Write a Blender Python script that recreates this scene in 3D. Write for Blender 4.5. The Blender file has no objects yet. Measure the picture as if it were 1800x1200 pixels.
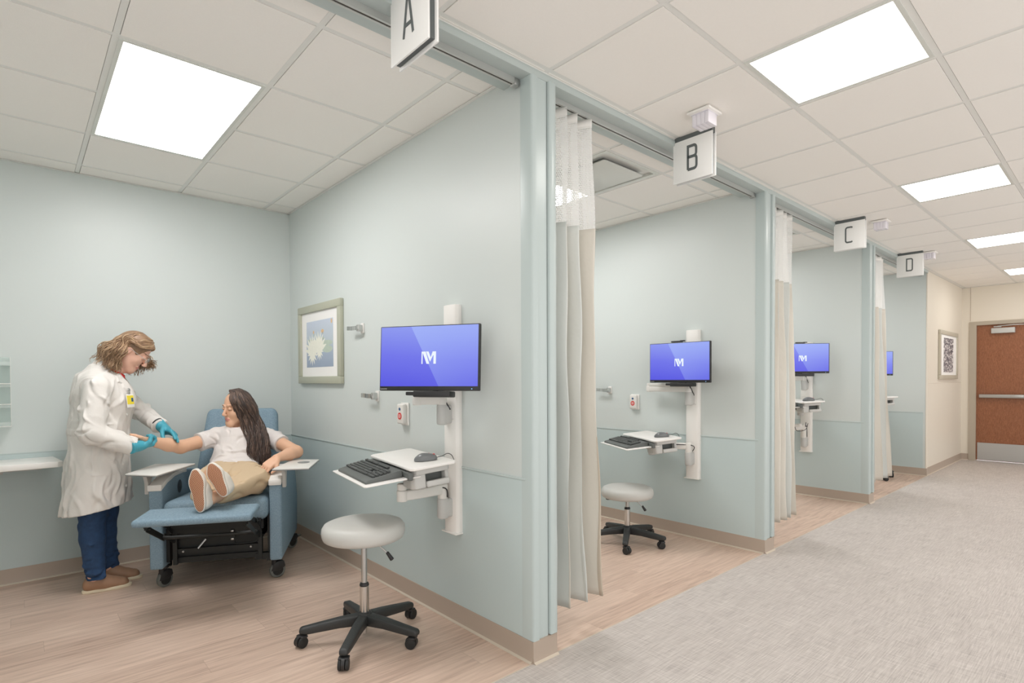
import bpy, bmesh, math, random
import numpy as np
from mathutils import Vector, Matrix, Euler

sc = bpy.context.scene
C = sc.collection
PI = math.pi
rnd = random.Random(7)

# ------------------------------------------------------------------ camera
cam_d = bpy.data.cameras.new('camera')
cam = bpy.data.objects.new('camera', cam_d)
C.objects.link(cam)
FW = Vector((0.6653, 0.7463, -0.0167)); RT = Vector((0.7464, -0.6655, -0.0047)); UP = Vector((0.0146, 0.0094, 0.9998))
m = Matrix.Identity(4)
for i in range(3):
    m[i][0] = RT[i]; m[i][1] = UP[i]; m[i][2] = -FW[i]
m.translation = (-1.7552, -1.8332, 1.3075)
cam.matrix_world = m
cam_d.sensor_width = 36.0
cam_d.lens = 975.67 / 1800 * 36
cam_d.shift_x = -(901.12 - 900) / 1800
cam_d.shift_y = (683.32 - 600) / 1800
cam_d.clip_start = 0.05
sc.camera = cam

# ------------------------------------------------------------------ world, exposure
w = bpy.data.worlds.new('world'); sc.world = w; w.use_nodes = True
w.node_tree.nodes['Background'].inputs[0].default_value = (1.0, 0.975, 0.955, 1)
w.node_tree.nodes['Background'].inputs[1].default_value = 1.42
sc.view_settings.view_transform = 'Standard'
sc.view_settings.look = 'None'
sc.view_settings.exposure = 0.08
sc.view_settings.gamma = 1.0
sc.view_settings.use_curve_mapping = False
try:
    sc.cycles.max_bounces = 10; sc.cycles.diffuse_bounces = 6; sc.cycles.use_denoising = True
    sc.cycles.caustics_reflective = False; sc.cycles.caustics_refractive = False
    sc.cycles.sample_clamp_indirect = 6
except Exception:
    pass
LIGHT_CORRIDOR = 12.0
LIGHT_BAY = 14.0
COL_CORRIDOR = (1.0, 0.96, 0.91)
COL_BAY = (1.0, 0.97, 0.96)

# ------------------------------------------------------------------ materials
def lin(c):
    return tuple(((x / 255) / 12.92 if x / 255 <= 0.04045 else ((x / 255 + 0.055) / 1.055) ** 2.4) for x in c)

def mat(name, col, rough=0.6, metal=0.0, bump=0.0, bscale=200.0, var=0.0, vscale=30.0, spec=0.5, linear=False, stretch=None):
    ma = bpy.data.materials.new(name); ma.use_nodes = True
    nt = ma.node_tree; b = nt.nodes['Principled BSDF']
    c = col if linear else lin(col)
    b.inputs['Base Color'].default_value = (*c, 1)
    b.inputs['Roughness'].default_value = rough
    b.inputs['Metallic'].default_value = metal
    b.inputs['Specular IOR Level'].default_value = spec
    tc = None
    if bump or var:
        tc = nt.nodes.new('ShaderNodeTexCoord'); mp = nt.nodes.new('ShaderNodeMapping')
        nt.links.new(tc.outputs['Object'], mp.inputs['Vector'])
        if stretch: mp.inputs['Scale'].default_value = stretch
    if bump:
        n = nt.nodes.new('ShaderNodeTexNoise'); n.inputs['Scale'].default_value = bscale; n.inputs['Detail'].default_value = 4
        bp = nt.nodes.new('ShaderNodeBump'); bp.inputs['Strength'].default_value = bump; bp.inputs['Distance'].default_value = 0.01
        nt.links.new(mp.outputs[0], n.inputs['Vector']); nt.links.new(n.outputs['Fac'], bp.inputs['Height']); nt.links.new(bp.outputs[0], b.inputs['Normal'])
    if var:
        n = nt.nodes.new('ShaderNodeTexNoise'); n.inputs['Scale'].default_value = vscale; n.inputs['Detail'].default_value = 5
        mx = nt.nodes.new('ShaderNodeMix'); mx.data_type = 'RGBA'
        mx.inputs[6].default_value = (*[min(1, x * (1 + var)) for x in c], 1); mx.inputs[7].default_value = (*[x * (1 - var) for x in c], 1)
        nt.links.new(mp.outputs[0], n.inputs['Vector']); nt.links.new(n.outputs['Fac'], mx.inputs[0]); nt.links.new(mx.outputs[2], b.inputs['Base Color'])
    return ma

def emis(name, col, strength, linear=True):
    ma = bpy.data.materials.new(name); ma.use_nodes = True
    nt = ma.node_tree; nt.nodes.remove(nt.nodes['Principled BSDF'])
    e = nt.nodes.new('ShaderNodeEmission'); e.inputs[0].default_value = (*(col if linear else lin(col)), 1); e.inputs[1].default_value = strength
    nt.links.new(e.outputs[0], nt.nodes['Material Output'].inputs[0])
    return ma

M = {}
M['wall'] = mat('wall_paint', (204, 211, 209), 0.38, bump=0.012, bscale=260, spec=0.35)
M['wains'] = mat('wainscot_vinyl', (190, 204, 204), 0.36, bump=0.02, bscale=300, spec=0.35)
M['guard'] = mat('corner_guard_vinyl', (184, 196, 195), 0.3, bump=0.01, bscale=400)
M['header'] = mat('header_paint', (184, 194, 192), 0.5)
M['cream'] = mat('cream_paint', (226, 219, 206), 0.45, bump=0.012, bscale=260)
M['base'] = mat('baseboard_vinyl', (176, 161, 147), 0.4)
M['toe'] = mat('baseboard_toe', (205, 194, 178), 0.4)
M['tile'] = mat('ceiling_tile', (243, 240, 235), 0.9, bump=0.15, bscale=500, var=0.015, vscale=90)
M['tbar'] = mat('ceiling_grid_paint', (228, 228, 224), 0.5)
M['lightframe'] = mat('fixture_white_steel', (214, 216, 210), 0.35)
M['white'] = mat('white_plastic', (236, 234, 230), 0.35)
M['offwhite'] = mat('off_white_plastic', (222, 220, 215), 0.38)
M['lgrey'] = mat('light_grey_plastic', (192, 192, 189), 0.4)
M['mgrey'] = mat('mid_grey_plastic', (132, 134, 134), 0.45)
M['black'] = mat('black_plastic', (38, 38, 39), 0.45)
M['keycap'] = mat('keycap_dark', (74, 77, 76), 0.4)
M['kbbody'] = mat('keyboard_body', (92, 96, 94), 0.5)
M['mouse'] = mat('mouse_grey', (108, 111, 112), 0.3)
M['red'] = mat('red_plastic', (205, 60, 55), 0.4)
M['blue'] = mat('blue_button', (50, 90, 130), 0.4)
M['chrome'] = mat('brushed_steel', (205, 205, 203), 0.22, 1.0)
M['steel'] = mat('satin_steel', (190, 190, 188), 0.4, 1.0)
M['alu'] = mat('aluminium_track', (200, 201, 198), 0.35, 0.6)
M['slot'] = mat('track_slot', (70, 64, 56), 0.7)
M['rubber'] = mat('black_rubber', (30, 31, 31), 0.6, bump=0.05)
M['castgrey'] = mat('caster_tyre_grey', (105, 108, 104), 0.5)
M['nylon'] = mat('black_nylon_base', (48, 50, 50), 0.5, bump=0.12, bscale=150)
M['vinylseat'] = mat('grey_vinyl_seat', (196, 196, 192), 0.42, bump=0.03, bscale=350)
M['frame'] = mat('picture_frame_sage', (176, 178, 160), 0.4, bump=0.05, bscale=60, stretch=(1, 1, 12))
M['frame2'] = mat('picture_frame_taupe', (188, 182, 166), 0.35)
M['matboard'] = mat('mat_board', (240, 239, 237), 0.8)
M['signdark'] = mat('sign_dark_grey', (92, 98, 98), 0.5)
M['signwhite'] = mat('sign_white', (238, 238, 236), 0.4)
M['sheettrim'] = mat('door_frame_paint', (178, 168, 152), 0.4)
M['jeans'] = mat('dark_blue_denim', (40, 68, 104), 0.85, bump=0.25, bscale=260, var=0.45, vscale=38)
M['tan'] = mat('tan_leather', (158, 122, 96), 0.55, bump=0.08, bscale=60, var=0.06)
M['sole'] = mat('cream_rubber', (226, 214, 188), 0.6)
M['skin'] = mat('skin_fair', (226, 180, 158), 0.5, bump=0.02, bscale=120, var=0.03, vscale=18)
M['skin2'] = mat('skin_tan', (221, 176, 146), 0.5, bump=0.02, bscale=120, var=0.03, vscale=18)
M['lips'] = mat('lips', (206, 142, 130), 0.4)
M['brow'] = mat('eyebrow_brown', (128, 96, 76), 0.8)
M['glove'] = mat('teal_nitrile', (66, 158, 178), 0.45, bump=0.12, bscale=50)
M['tee'] = mat('white_cotton', (220, 214, 211), 0.9, bump=0.15, bscale=30)
M['coat'] = mat('lab_coat_cotton', (222, 218, 213), 0.85, bump=0.25, bscale=24)
M['redtee'] = mat('red_fabric', (200, 40, 36), 0.8)
M['khaki'] = mat('khaki_twill', (202, 179, 148), 0.85, bump=0.25, bscale=25)
M['badge_y'] = mat('badge_yellow', (232, 212, 58), 0.4)
M['canvas'] = mat('white_canvas', (228, 222, 212), 0.8, bump=0.05)
M['mechanism'] = mat('black_steel_mechanism', (34, 36, 35), 0.45, 0.3)
M['gold'] = mat('gold', (214, 170, 90), 0.25, 1.0)

def node_mat(name):
    ma = bpy.data.materials.new(name); ma.use_nodes = True
    return ma, ma.node_tree, ma.node_tree.nodes['Principled BSDF']

def N(nt, t, **kw):
    n = nt.nodes.new(t)
    for k, v in kw.items(): setattr(n, k, v)
    return n

def math_n(nt, op, a, b=None, c=None):
    n = nt.nodes.new('ShaderNodeMath'); n.operation = op
    for i, x in enumerate((a, b, c)):
        if x is None: continue
        if isinstance(x, (int, float)): n.inputs[i].default_value = x
        else: nt.links.new(x, n.inputs[i])
    return n.outputs[0]

def ramp(nt, fac, stops):
    r = nt.nodes.new('ShaderNodeValToRGB')
    while len(r.color_ramp.elements) < len(stops): r.color_ramp.elements.new(0.5)
    for e, (p, c) in zip(r.color_ramp.elements, stops):
        e.position = p; e.color = (*lin(c), 1)
    if fac is not None: nt.links.new(fac, r.inputs[0])
    return r.outputs[0]

def noise(nt, vec, scale, detail=4, dist=0.0):
    n = nt.nodes.new('ShaderNodeTexNoise'); n.inputs['Scale'].default_value = scale; n.inputs['Detail'].default_value = detail; n.inputs['Distortion'].default_value = dist
    nt.links.new(vec, n.inputs['Vector']); return n.outputs['Fac']

def mapping(nt, vec, scale=(1, 1, 1), loc=(0, 0, 0), rot=(0, 0, 0)):
    mp = nt.nodes.new('ShaderNodeMapping'); mp.inputs['Scale'].default_value = scale; mp.inputs['Location'].default_value = loc; mp.inputs['Rotation'].default_value = rot
    nt.links.new(vec, mp.inputs['Vector']); return mp.outputs[0]

# wood plank vinyl: planks run along X, 0.152 m wide, 1.22 m long
def wood_floor():
    ma, nt, b = node_mat('wood_plank_vinyl')
    co = N(nt, 'ShaderNodeTexCoord').outputs['Object']
    sep = N(nt, 'ShaderNodeSeparateXYZ'); nt.links.new(co, sep.inputs[0]); x, y = sep.outputs[0], sep.outputs[1]
    row = math_n(nt, 'DIVIDE', y, 0.152); rowi = math_n(nt, 'FLOOR', row); rowf = math_n(nt, 'FRACT', row)
    wn = N(nt, 'ShaderNodeTexWhiteNoise'); wn.noise_dimensions = '1D'; nt.links.new(rowi, wn.inputs['W'])
    xs = math_n(nt, 'ADD', math_n(nt, 'DIVIDE', x, 1.22), wn.outputs['Value'])
    ci = math_n(nt, 'FLOOR', xs); cf = math_n(nt, 'FRACT', xs)
    wn2 = N(nt, 'ShaderNodeTexWhiteNoise'); wn2.noise_dimensions = '2D'
    cmb = N(nt, 'ShaderNodeCombineXYZ'); nt.links.new(rowi, cmb.inputs[0]); nt.links.new(ci, cmb.inputs[1]); nt.links.new(cmb.outputs[0], wn2.inputs['Vector'])
    off = N(nt, 'ShaderNodeCombineXYZ'); nt.links.new(math_n(nt, 'MULTIPLY', wn2.outputs['Value'], 37.0), off.inputs[1]); nt.links.new(math_n(nt, 'MULTIPLY', wn2.outputs['Value'], 11.0), off.inputs[0])
    va = N(nt, 'ShaderNodeVectorMath'); va.operation = 'ADD'; nt.links.new(co, va.inputs[0]); nt.links.new(off.outputs[0], va.inputs[1])
    g1 = noise(nt, mapping(nt, va.outputs[0], (1.6, 22, 1)), 2.2, 6, 0.8)
    g2 = noise(nt, mapping(nt, va.outputs[0], (4, 160, 1)), 2.0, 3)
    f = math_n(nt, 'ADD', math_n(nt, 'MULTIPLY', g1, 0.72), math_n(nt, 'ADD', math_n(nt, 'MULTIPLY', g2, 0.16), math_n(nt, 'MULTIPLY', math_n(nt, 'SUBTRACT', wn2.outputs['Value'], 0.5), 0.16)))
    col = ramp(nt, f, [(0.2, (172, 147, 131)), (0.42, (202, 177, 160)), (0.6, (217, 193, 176)), (0.85, (228, 208, 191))])
    seam = math_n(nt, 'MAXIMUM', math_n(nt, 'LESS_THAN', rowf, 0.014), math_n(nt, 'LESS_THAN', cf, 0.002))
    mx = N(nt, 'ShaderNodeMix', data_type='RGBA'); nt.links.new(math_n(nt, 'MULTIPLY', seam, 0.4), mx.inputs[0]); nt.links.new(col, mx.inputs[6]); mx.inputs[7].default_value = (*lin((150, 126, 108)), 1)
    nt.links.new(mx.outputs[2], b.inputs['Base Color']); b.inputs['Roughness'].default_value = 0.42; b.inputs['Specular IOR Level'].default_value = 0.4
    bp = N(nt, 'ShaderNodeBump'); bp.inputs['Strength'].default_value = 0.08; bp.inputs['Distance'].default_value = 0.002; nt.links.new(g2, bp.inputs['Height']); nt.links.new(bp.outputs[0], b.inputs['Normal'])
    return ma
M['wood'] = wood_floor()

def carpet():
    ma, nt, b = node_mat('linen_vinyl_corridor')
    co = N(nt, 'ShaderNodeTexCoord').outputs['Object']
    a = noise(nt, mapping(nt, co, (5, 130, 1)), 1.6, 5, 0.3); c = noise(nt, mapping(nt, co, (130, 5, 1), (3, 7, 0)), 1.6, 5, 0.3)
    big = noise(nt, mapping(nt, co, (2, 9, 1)), 1.5, 3)
    f = math_n(nt, 'ADD', math_n(nt, 'MULTIPLY', a, 0.5), math_n(nt, 'ADD', math_n(nt, 'MULTIPLY', c, 0.38), math_n(nt, 'MULTIPLY', big, 0.12)))
    col = ramp(nt, f, [(0.33, (160, 153, 149)), (0.5, (192, 185, 180)), (0.66, (213, 207, 202))])
    nt.links.new(col, b.inputs['Base Color']); b.inputs['Roughness'].default_value = 0.55; b.inputs['Specular IOR Level'].default_value = 0.35
    return ma
M['carpet'] = carpet()

def fabric(name, c1, c2, scale=420):
    ma, nt, b = node_mat(name)
    co = N(nt, 'ShaderNodeTexCoord').outputs['Object']
    a = noise(nt, mapping(nt, co, (1, 1, 0.25)), scale, 2); c = noise(nt, mapping(nt, co, (0.25, 0.25, 1)), scale, 2)
    f = math_n(nt, 'ADD', math_n(nt, 'MULTIPLY', a, 0.5), math_n(nt, 'MULTIPLY', c, 0.5))
    nt.links.new(ramp(nt, f, [(0.4, c1), (0.6, c2)]), b.inputs['Base Color']); b.inputs['Roughness'].default_value = 0.75
    bp = N(nt, 'ShaderNodeBump'); bp.inputs['Strength'].default_value = 0.2; bp.inputs['Distance'].default_value = 0.002; nt.links.new(f, bp.inputs['Height']); nt.links.new(bp.outputs[0], b.inputs['Normal'])
    return ma
M['bluefab'] = fabric('blue_woven_vinyl', (112, 137, 153), (137, 160, 175))
M['curt_a'] = mat('curtain_face_sage', (204, 208, 205), 0.7, bump=0.55, bscale=13, stretch=(1, 1, .5))
M['curt_b'] = mat('curtain_face_cream', (212, 207, 197), 0.7, bump=0.55, bscale=13, stretch=(1, 1, .5))
M['curt_c'] = mat('curtain_face_taupe', (196, 184, 168), 0.75, bump=0.2, bscale=9, stretch=(1, 1, .5))

def net():
    ma, nt, b = node_mat('curtain_mesh_net')
    b.inputs['Base Color'].default_value = (*lin((252, 252, 250)), 1); b.inputs['Roughness'].default_value = 0.8
    uv = N(nt, 'ShaderNodeUVMap').outputs[0]
    sep = N(nt, 'ShaderNodeSeparateXYZ'); nt.links.new(uv, sep.inputs[0])
    # uv in metres; brick-like staggered holes
    v = math_n(nt, 'DIVIDE', sep.outputs[1], 0.0095); vi = math_n(nt, 'FLOOR', v); vf = math_n(nt, 'FRACT', v)
    u = math_n(nt, 'ADD', math_n(nt, 'DIVIDE', sep.outputs[0], 0.0095), math_n(nt, 'MULTIPLY', math_n(nt, 'MODULO', vi, 2.0), 0.5)); uf = math_n(nt, 'FRACT', u)
    hole = math_n(nt, 'MULTIPLY', math_n(nt, 'LESS_THAN', math_n(nt, 'ABSOLUTE', math_n(nt, 'SUBTRACT', uf, 0.5)), 0.26), math_n(nt, 'LESS_THAN', math_n(nt, 'ABSOLUTE', math_n(nt, 'SUBTRACT', vf, 0.5)), 0.25))
    tr = N(nt, 'ShaderNodeBsdfTransparent'); mx = N(nt, 'ShaderNodeMixShader')
    tl = N(nt, 'ShaderNodeBsdfTranslucent'); tl.inputs[0].default_value = (0.85, 0.85, 0.84, 1); m0 = N(nt, 'ShaderNodeMixShader'); m0.inputs[0].default_value = 0.5
    nt.links.new(b.outputs[0], m0.inputs[1]); nt.links.new(tl.outputs[0], m0.inputs[2])
    nt.links.new(hole, mx.inputs[0]); nt.links.new(m0.outputs[0], mx.inputs[1]); nt.links.new(tr.outputs[0], mx.inputs[2])
    nt.links.new(mx.outputs[0], nt.nodes['Material Output'].inputs[0])
    return ma
M['net'] = net()

def screen_mat():
    ma = emis('monitor_screen_blue', (0, 0, 0), 1.0); nt = ma.node_tree; e = [n for n in nt.nodes if n.type == 'EMISSION'][0]
    co = N(nt, 'ShaderNodeTexCoord').outputs['Object']; sep = N(nt, 'ShaderNodeSeparateXYZ'); nt.links.new(co, sep.inputs[0])
    x, z = sep.outputs[0], sep.outputs[2]
    f = math_n(nt, 'ADD', math_n(nt, 'MULTIPLY', z, 3.2), math_n(nt, 'ADD', 0.5, math_n(nt, 'MULTIPLY', x, 0.25)))
    base = ramp(nt, f, [(0.0, (84, 84, 218)), (0.5, (108, 112, 226)), (1.0, (138, 150, 232))])
    # lighter wedge to the right of a slanted line
    edge = math_n(nt, 'SUBTRACT', x, math_n(nt, 'MULTIPLY', math_n(nt, 'SUBTRACT', 0.148, z), 0.52))
    w_ = math_n(nt, 'GREATER_THAN', edge, -0.092)
    fade = math_n(nt, 'MULTIPLY', w_, math_n(nt, 'MAXIMUM', 0.0, math_n(nt, 'ADD', 0.42, math_n(nt, 'SUBTRACT', math_n(nt, 'MULTIPLY', z, 1.6), math_n(nt, 'MULTIPLY', edge, 0.9)))))
    mx = N(nt, 'ShaderNodeMix', data_type='RGBA'); nt.links.new(math_n(nt, 'MULTIPLY', fade, 0.75), mx.inputs[0]); nt.links.new(base, mx.inputs[6]); mx.inputs[7].default_value = (*lin((168, 188, 246)), 1)
    nt.links.new(mx.outputs[2], e.inputs[0])
    g = N(nt, 'ShaderNodeBsdfGlossy'); g.inputs[0].default_value = (0.03, 0.03, 0.03, 1); g.inputs['Roughness'].default_value = 0.3
    ad = N(nt, 'ShaderNodeAddShader'); nt.links.new(e.outputs[0], ad.inputs[0]); nt.links.new(g.outputs[0], ad.inputs[1]); nt.links.new(ad.outputs[0], nt.nodes['Material Output'].inputs[0])
    return ma
M['screen'] = screen_mat()
M['logo'] = emis('logo_white_light', (0.86, 0.93, 1.0), 0.95)
M['led'] = emis('power_light_blue', (0.3, 0.6, 1.0), 1.0)

def hair_mat(name, c1, c2, c3, sc_=40):
    ma, nt, b = node_mat(name)
    co = N(nt, 'ShaderNodeTexCoord').outputs['Object']
    oi = N(nt, 'ShaderNodeAttribute'); oi.attribute_name = 'lock'
    f = math_n(nt, 'ADD', math_n(nt, 'MULTIPLY', noise(nt, co, sc_, 4), 0.5), math_n(nt, 'MULTIPLY', oi.outputs['Fac'], 0.5))
    nt.links.new(ramp(nt, f, [(0.2, c1), (0.5, c2), (0.85, c3)]), b.inputs['Base Color']); b.inputs['Roughness'].default_value = 0.42
    n = noise(nt, mapping(nt, co, (1, 1, 0.3)), 260, 2); bp = N(nt, 'ShaderNodeBump'); bp.inputs['Strength'].default_value = 0.4; bp.inputs['Distance'].default_value = 0.004
    nt.links.new(n, bp.inputs['Height']); nt.links.new(bp.outputs[0], b.inputs['Normal'])
    return ma
M['hair_blond'] = hair_mat('hair_dark_blond', (112, 84, 60), (158, 127, 98), (204, 176, 142))
M['hair_dark'] = hair_mat('hair_dark_brown', (42, 33, 30), (76, 59, 52), (122, 98, 84))

def glass_mat(name, col=(0.93, 0.96, 0.95), alpha=0.25, rough=0.05):
    ma, nt, b = node_mat(name)
    b.inputs['Base Color'].default_value = (*col, 1); b.inputs['Roughness'].default_value = rough
    tr = N(nt, 'ShaderNodeBsdfTransparent'); tr.inputs[0].default_value = (*col, 1); mx = N(nt, 'ShaderNodeMixShader'); mx.inputs[0].default_value = alpha
    nt.links.new(tr.outputs[0], mx.inputs[1]); nt.links.new(b.outputs[0], mx.inputs[2]); nt.links.new(mx.outputs[0], nt.nodes['Material Output'].inputs[0])
    return ma
M['acrylic'] = glass_mat('clear_acrylic', alpha=0.22)
M['lens'] = glass_mat('spectacle_lens', alpha=0.1)
M['domelens'] = mat('dome_light_lens', (226, 223, 230), 0.25)

def sole_pattern():
    ma, nt, b = node_mat('gum_waffle_sole')
    co = N(nt, 'ShaderNodeTexCoord').outputs['Object']; sep = N(nt, 'ShaderNodeSeparateXYZ'); nt.links.new(co, sep.inputs[0])
    s = 0.0085
    a = math_n(nt, 'FRACT', math_n(nt, 'DIVIDE', math_n(nt, 'ADD', sep.outputs[0], math_n(nt, 'MULTIPLY', sep.outputs[2], 0.6)), s)); c = math_n(nt, 'FRACT', math_n(nt, 'DIVIDE', math_n(nt, 'SUBTRACT', sep.outputs[0], math_n(nt, 'MULTIPLY', sep.outputs[2], 0.6)), s))
    ln = math_n(nt, 'MAXIMUM', math_n(nt, 'LESS_THAN', a, 0.24), math_n(nt, 'LESS_THAN', c, 0.24))
    mx = N(nt, 'ShaderNodeMix', data_type='RGBA'); nt.links.new(ln, mx.inputs[0]); mx.inputs[6].default_value = (*lin((142, 78, 48)), 1); mx.inputs[7].default_value = (*lin((214, 172, 140)), 1)
    nt.links.new(mx.outputs[2], b.inputs['Base Color']); b.inputs['Roughness'].default_value = 0.7
    return ma
M['waffle'] = sole_pattern()

def door_wood():
    ma, nt, b = node_mat('cherry_door_veneer')
    co = N(nt, 'ShaderNodeTexCoord').outputs['Object']
    a = noise(nt, mapping(nt, co, (1, 60, 8)), 3, 5, 0.3); c = noise(nt, co, 140, 2)
    f = math_n(nt, 'ADD', math_n(nt, 'MULTIPLY', a, 0.6), math_n(nt, 'MULTIPLY', c, 0.4))
    nt.links.new(ramp(nt, f, [(0.35, (122, 74, 46)), (0.5, (143, 90, 59)), (0.65, (161, 106, 73))]), b.inputs['Base Color']); b.inputs['Roughness'].default_value = 0.35
    return ma
M['doorwood'] = door_wood()

def lily_mat():
    # a generic photograph print of pale water lilies on blue-grey water, over local coords y (width) and z (height)
    ma, nt, b = node_mat('print_water_lilies')
    co = N(nt, 'ShaderNodeTexCoord').outputs['Object']; sep = N(nt, 'ShaderNodeSeparateXYZ'); nt.links.new(co, sep.inputs[0])
    h = math_n(nt, 'ADD', math_n(nt, 'MULTIPLY', sep.outputs[2], 2.9), 0.5)
    f = math_n(nt, 'ADD', h, math_n(nt, 'MULTIPLY', math_n(nt, 'SUBTRACT', noise(nt, mapping(nt, co, (1, 6, 14)), 3, 4), 0.5), 0.18))
    nt.links.new(ramp(nt, f, [(0.0, (152, 166, 188)), (0.28, (164, 178, 196)), (0.55, (186, 198, 206)), (1.0, (198, 208, 224))]), b.inputs['Base Color'])
    b.inputs['Roughness'].default_value = 0.5
    return ma
M['lily'] = lily_mat()
M['petal'] = mat('print_petal_white', (238, 238, 226), 0.6, var=0.06, vscale=40)
M['pad'] = mat('print_leaf_green', (186, 200, 186), 0.6, var=0.1, vscale=30)
M['bud'] = mat('print_bud_orange', (222, 186, 138), 0.6)
M['stemc'] = mat('print_stem', (120, 136, 140), 0.6)
def abstract_mat():
    ma, nt, b = node_mat('print_abstract_ink')
    co = N(nt, 'ShaderNodeTexCoord').outputs['Object']
    f = noise(nt, mapping(nt, co, (9, 1, 20)), 1.6, 3, 1.4)
    nt.links.new(ramp(nt, f, [(0.45, (84, 80, 90)), (0.52, (150, 148, 152)), (0.58, (226, 222, 220))]), b.inputs['Base Color'])
    return ma
M['ink'] = abstract_mat()

# ------------------------------------------------------------------ mesh helpers
class MB:
    def __init__(s): s.bm = bmesh.new()
    def _merge(s, t, M4, mi):
        if M4 is not None: bmesh.ops.transform(t, matrix=M4, verts=t.verts)
        for f in t.faces: f.material_index = mi
        me = bpy.data.meshes.new('t'); t.to_mesh(me); t.free(); s.bm.from_mesh(me); bpy.data.meshes.remove(me)
    def box(s, c, d, rot=None, bev=0.0, seg=2, mi=0):
        t = bmesh.new(); bmesh.ops.create_cube(t, size=1.0)
        bmesh.ops.scale(t, vec=d, verts=t.verts)
        if bev > 0:
            bmesh.ops.bevel(t, geom=t.edges[:], offset=min(bev, min(d) * 0.49), segments=seg, profile=0.5, affect='EDGES')
        M4 = Matrix.Translation(c) @ (rot.to_4x4() if rot is not None else Matrix.Identity(4))
        s._merge(t, M4, mi); return s
    def b2(s, lo, hi, bev=0.0, seg=2, mi=0):
        return s.box([(a + b) / 2 for a, b in zip(lo, hi)], [abs(b - a) for a, b in zip(lo, hi)], None, bev, seg, mi)
    def cyl(s, p0, p1, r0, r1=None, n=24, mi=0, bev=0.0):
        p0, p1 = Vector(p0), Vector(p1); r1 = r0 if r1 is None else r1; d = p1 - p0; L = d.length
        t = bmesh.new(); bmesh.ops.create_cone(t, cap_ends=True, segments=n, radius1=r0, radius2=r1, depth=L)
        if bev > 0:
            ed = [e for e in t.edges if abs(e.verts[0].co.z - e.verts[1].co.z) < 1e-6]
            bmesh.ops.bevel(t, geom=ed, offset=bev, segments=3, profile=0.5, affect='EDGES')
        M4 = Matrix.Translation((p0 + p1) / 2) @ d.to_track_quat('Z', 'Y').to_matrix().to_4x4()
        s._merge(t, M4, mi); return s
    def sph(s, c, r, sc_=(1, 1, 1), rot=None, n=16, mi=0):
        t = bmesh.new(); bmesh.ops.create_uvsphere(t, u_segments=n * 2, v_segments=n, radius=r); bmesh.ops.scale(t, vec=sc_, verts=t.verts)
        s._merge(t, Matrix.Translation(c) @ (rot.to_4x4() if rot is not None else Matrix.Identity(4)), mi); return s
    def lathe(s, prof, c=(0, 0, 0), n=40, M4=None, mi=0):
        t = bmesh.new(); rings = []
        for r, z in prof:
            rings.append([t.verts.new((max(r, 1e-5) * math.cos(2 * PI * k / n), max(r, 1e-5) * math.sin(2 * PI * k / n), z)) for k in range(n)])
        for a, b in zip(rings, rings[1:]):
            for k in range(n): t.faces.new((a[k], a[(k + 1) % n], b[(k + 1) % n], b[k]))
        for r_, rev in ((rings[0], True), (rings[-1], False)):
            try: t.faces.new(list(reversed(r_)) if rev else r_)
            except Exception: pass
        s._merge(t, Matrix.Translation(c) @ (M4 or Matrix.Identity(4)), mi); return s
    def tube(s, pts, r, n=8, mi=0, radii=None, flat=1.0):
        pts = [Vector(p) for p in pts]; t = bmesh.new(); rings = []; prev = None
        for i, p in enumerate(pts):
            d = (pts[min(i + 1, len(pts) - 1)] - pts[max(i - 1, 0)]).normalized()
            if prev is None: a = d.orthogonal().normalized()
            else: a = (prev - d * prev.dot(d)).normalized()
            prev = a; b = d.cross(a); rr = radii[i] if radii else r
            rings.append([t.verts.new(p + (a * math.cos(2 * PI * k / n) + b * math.sin(2 * PI * k / n) * flat) * rr) for k in range(n)])
        for q, w_ in zip(rings, rings[1:]):
            for k in range(n): t.faces.new((q[k], q[(k + 1) % n], w_[(k + 1) % n], w_[k]))
        t.faces.new(list(reversed(rings[0]))); t.faces.new(rings[-1])
        s._merge(t, None, mi); return s
    def prism(s, poly, depth, M4=None, bev=0.0, seg=2, mi=0):
        """polygon in XY extruded from z=0 to z=depth"""
        t = bmesh.new(); vs = [t.verts.new((x, y, 0)) for x, y in poly]; f = t.faces.new(vs)
        r = bmesh.ops.extrude_face_region(t, geom=[f]); bmesh.ops.translate(t, vec=(0, 0, depth), verts=[v for v in r['geom'] if isinstance(v, bmesh.types.BMVert)])
        bmesh.ops.recalc_face_normals(t, faces=t.faces)
        if bev > 0:
            bmesh.ops.bevel(t, geom=[e for e in t.edges if e.calc_face_angle(0) > 0.5], offset=bev, segments=seg, profile=0.5, affect='EDGES')
        s._merge(t, M4, mi); return s
    def build(s, name, mats, parent=None, smooth=35, M4=None, recalc=False):
        if recalc: bmesh.ops.recalc_face_normals(s.bm, faces=s.bm.faces)
        me = bpy.data.meshes.new(name); s.bm.to_mesh(me); s.bm.free()
        for ma in (mats if isinstance(mats, (list, tuple)) else [mats]): me.materials.append(ma)
        if smooth:
            me.polygons.foreach_set('use_smooth', [True] * len(me.polygons))
            try: me.set_sharp_from_angle(angle=math.radians(smooth))
            except Exception: pass
        o = bpy.data.objects.new(name, me); C.objects.link(o)
        if parent: o.parent = parent
        if M4 is not None: o.matrix_local = M4
        return o

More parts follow.
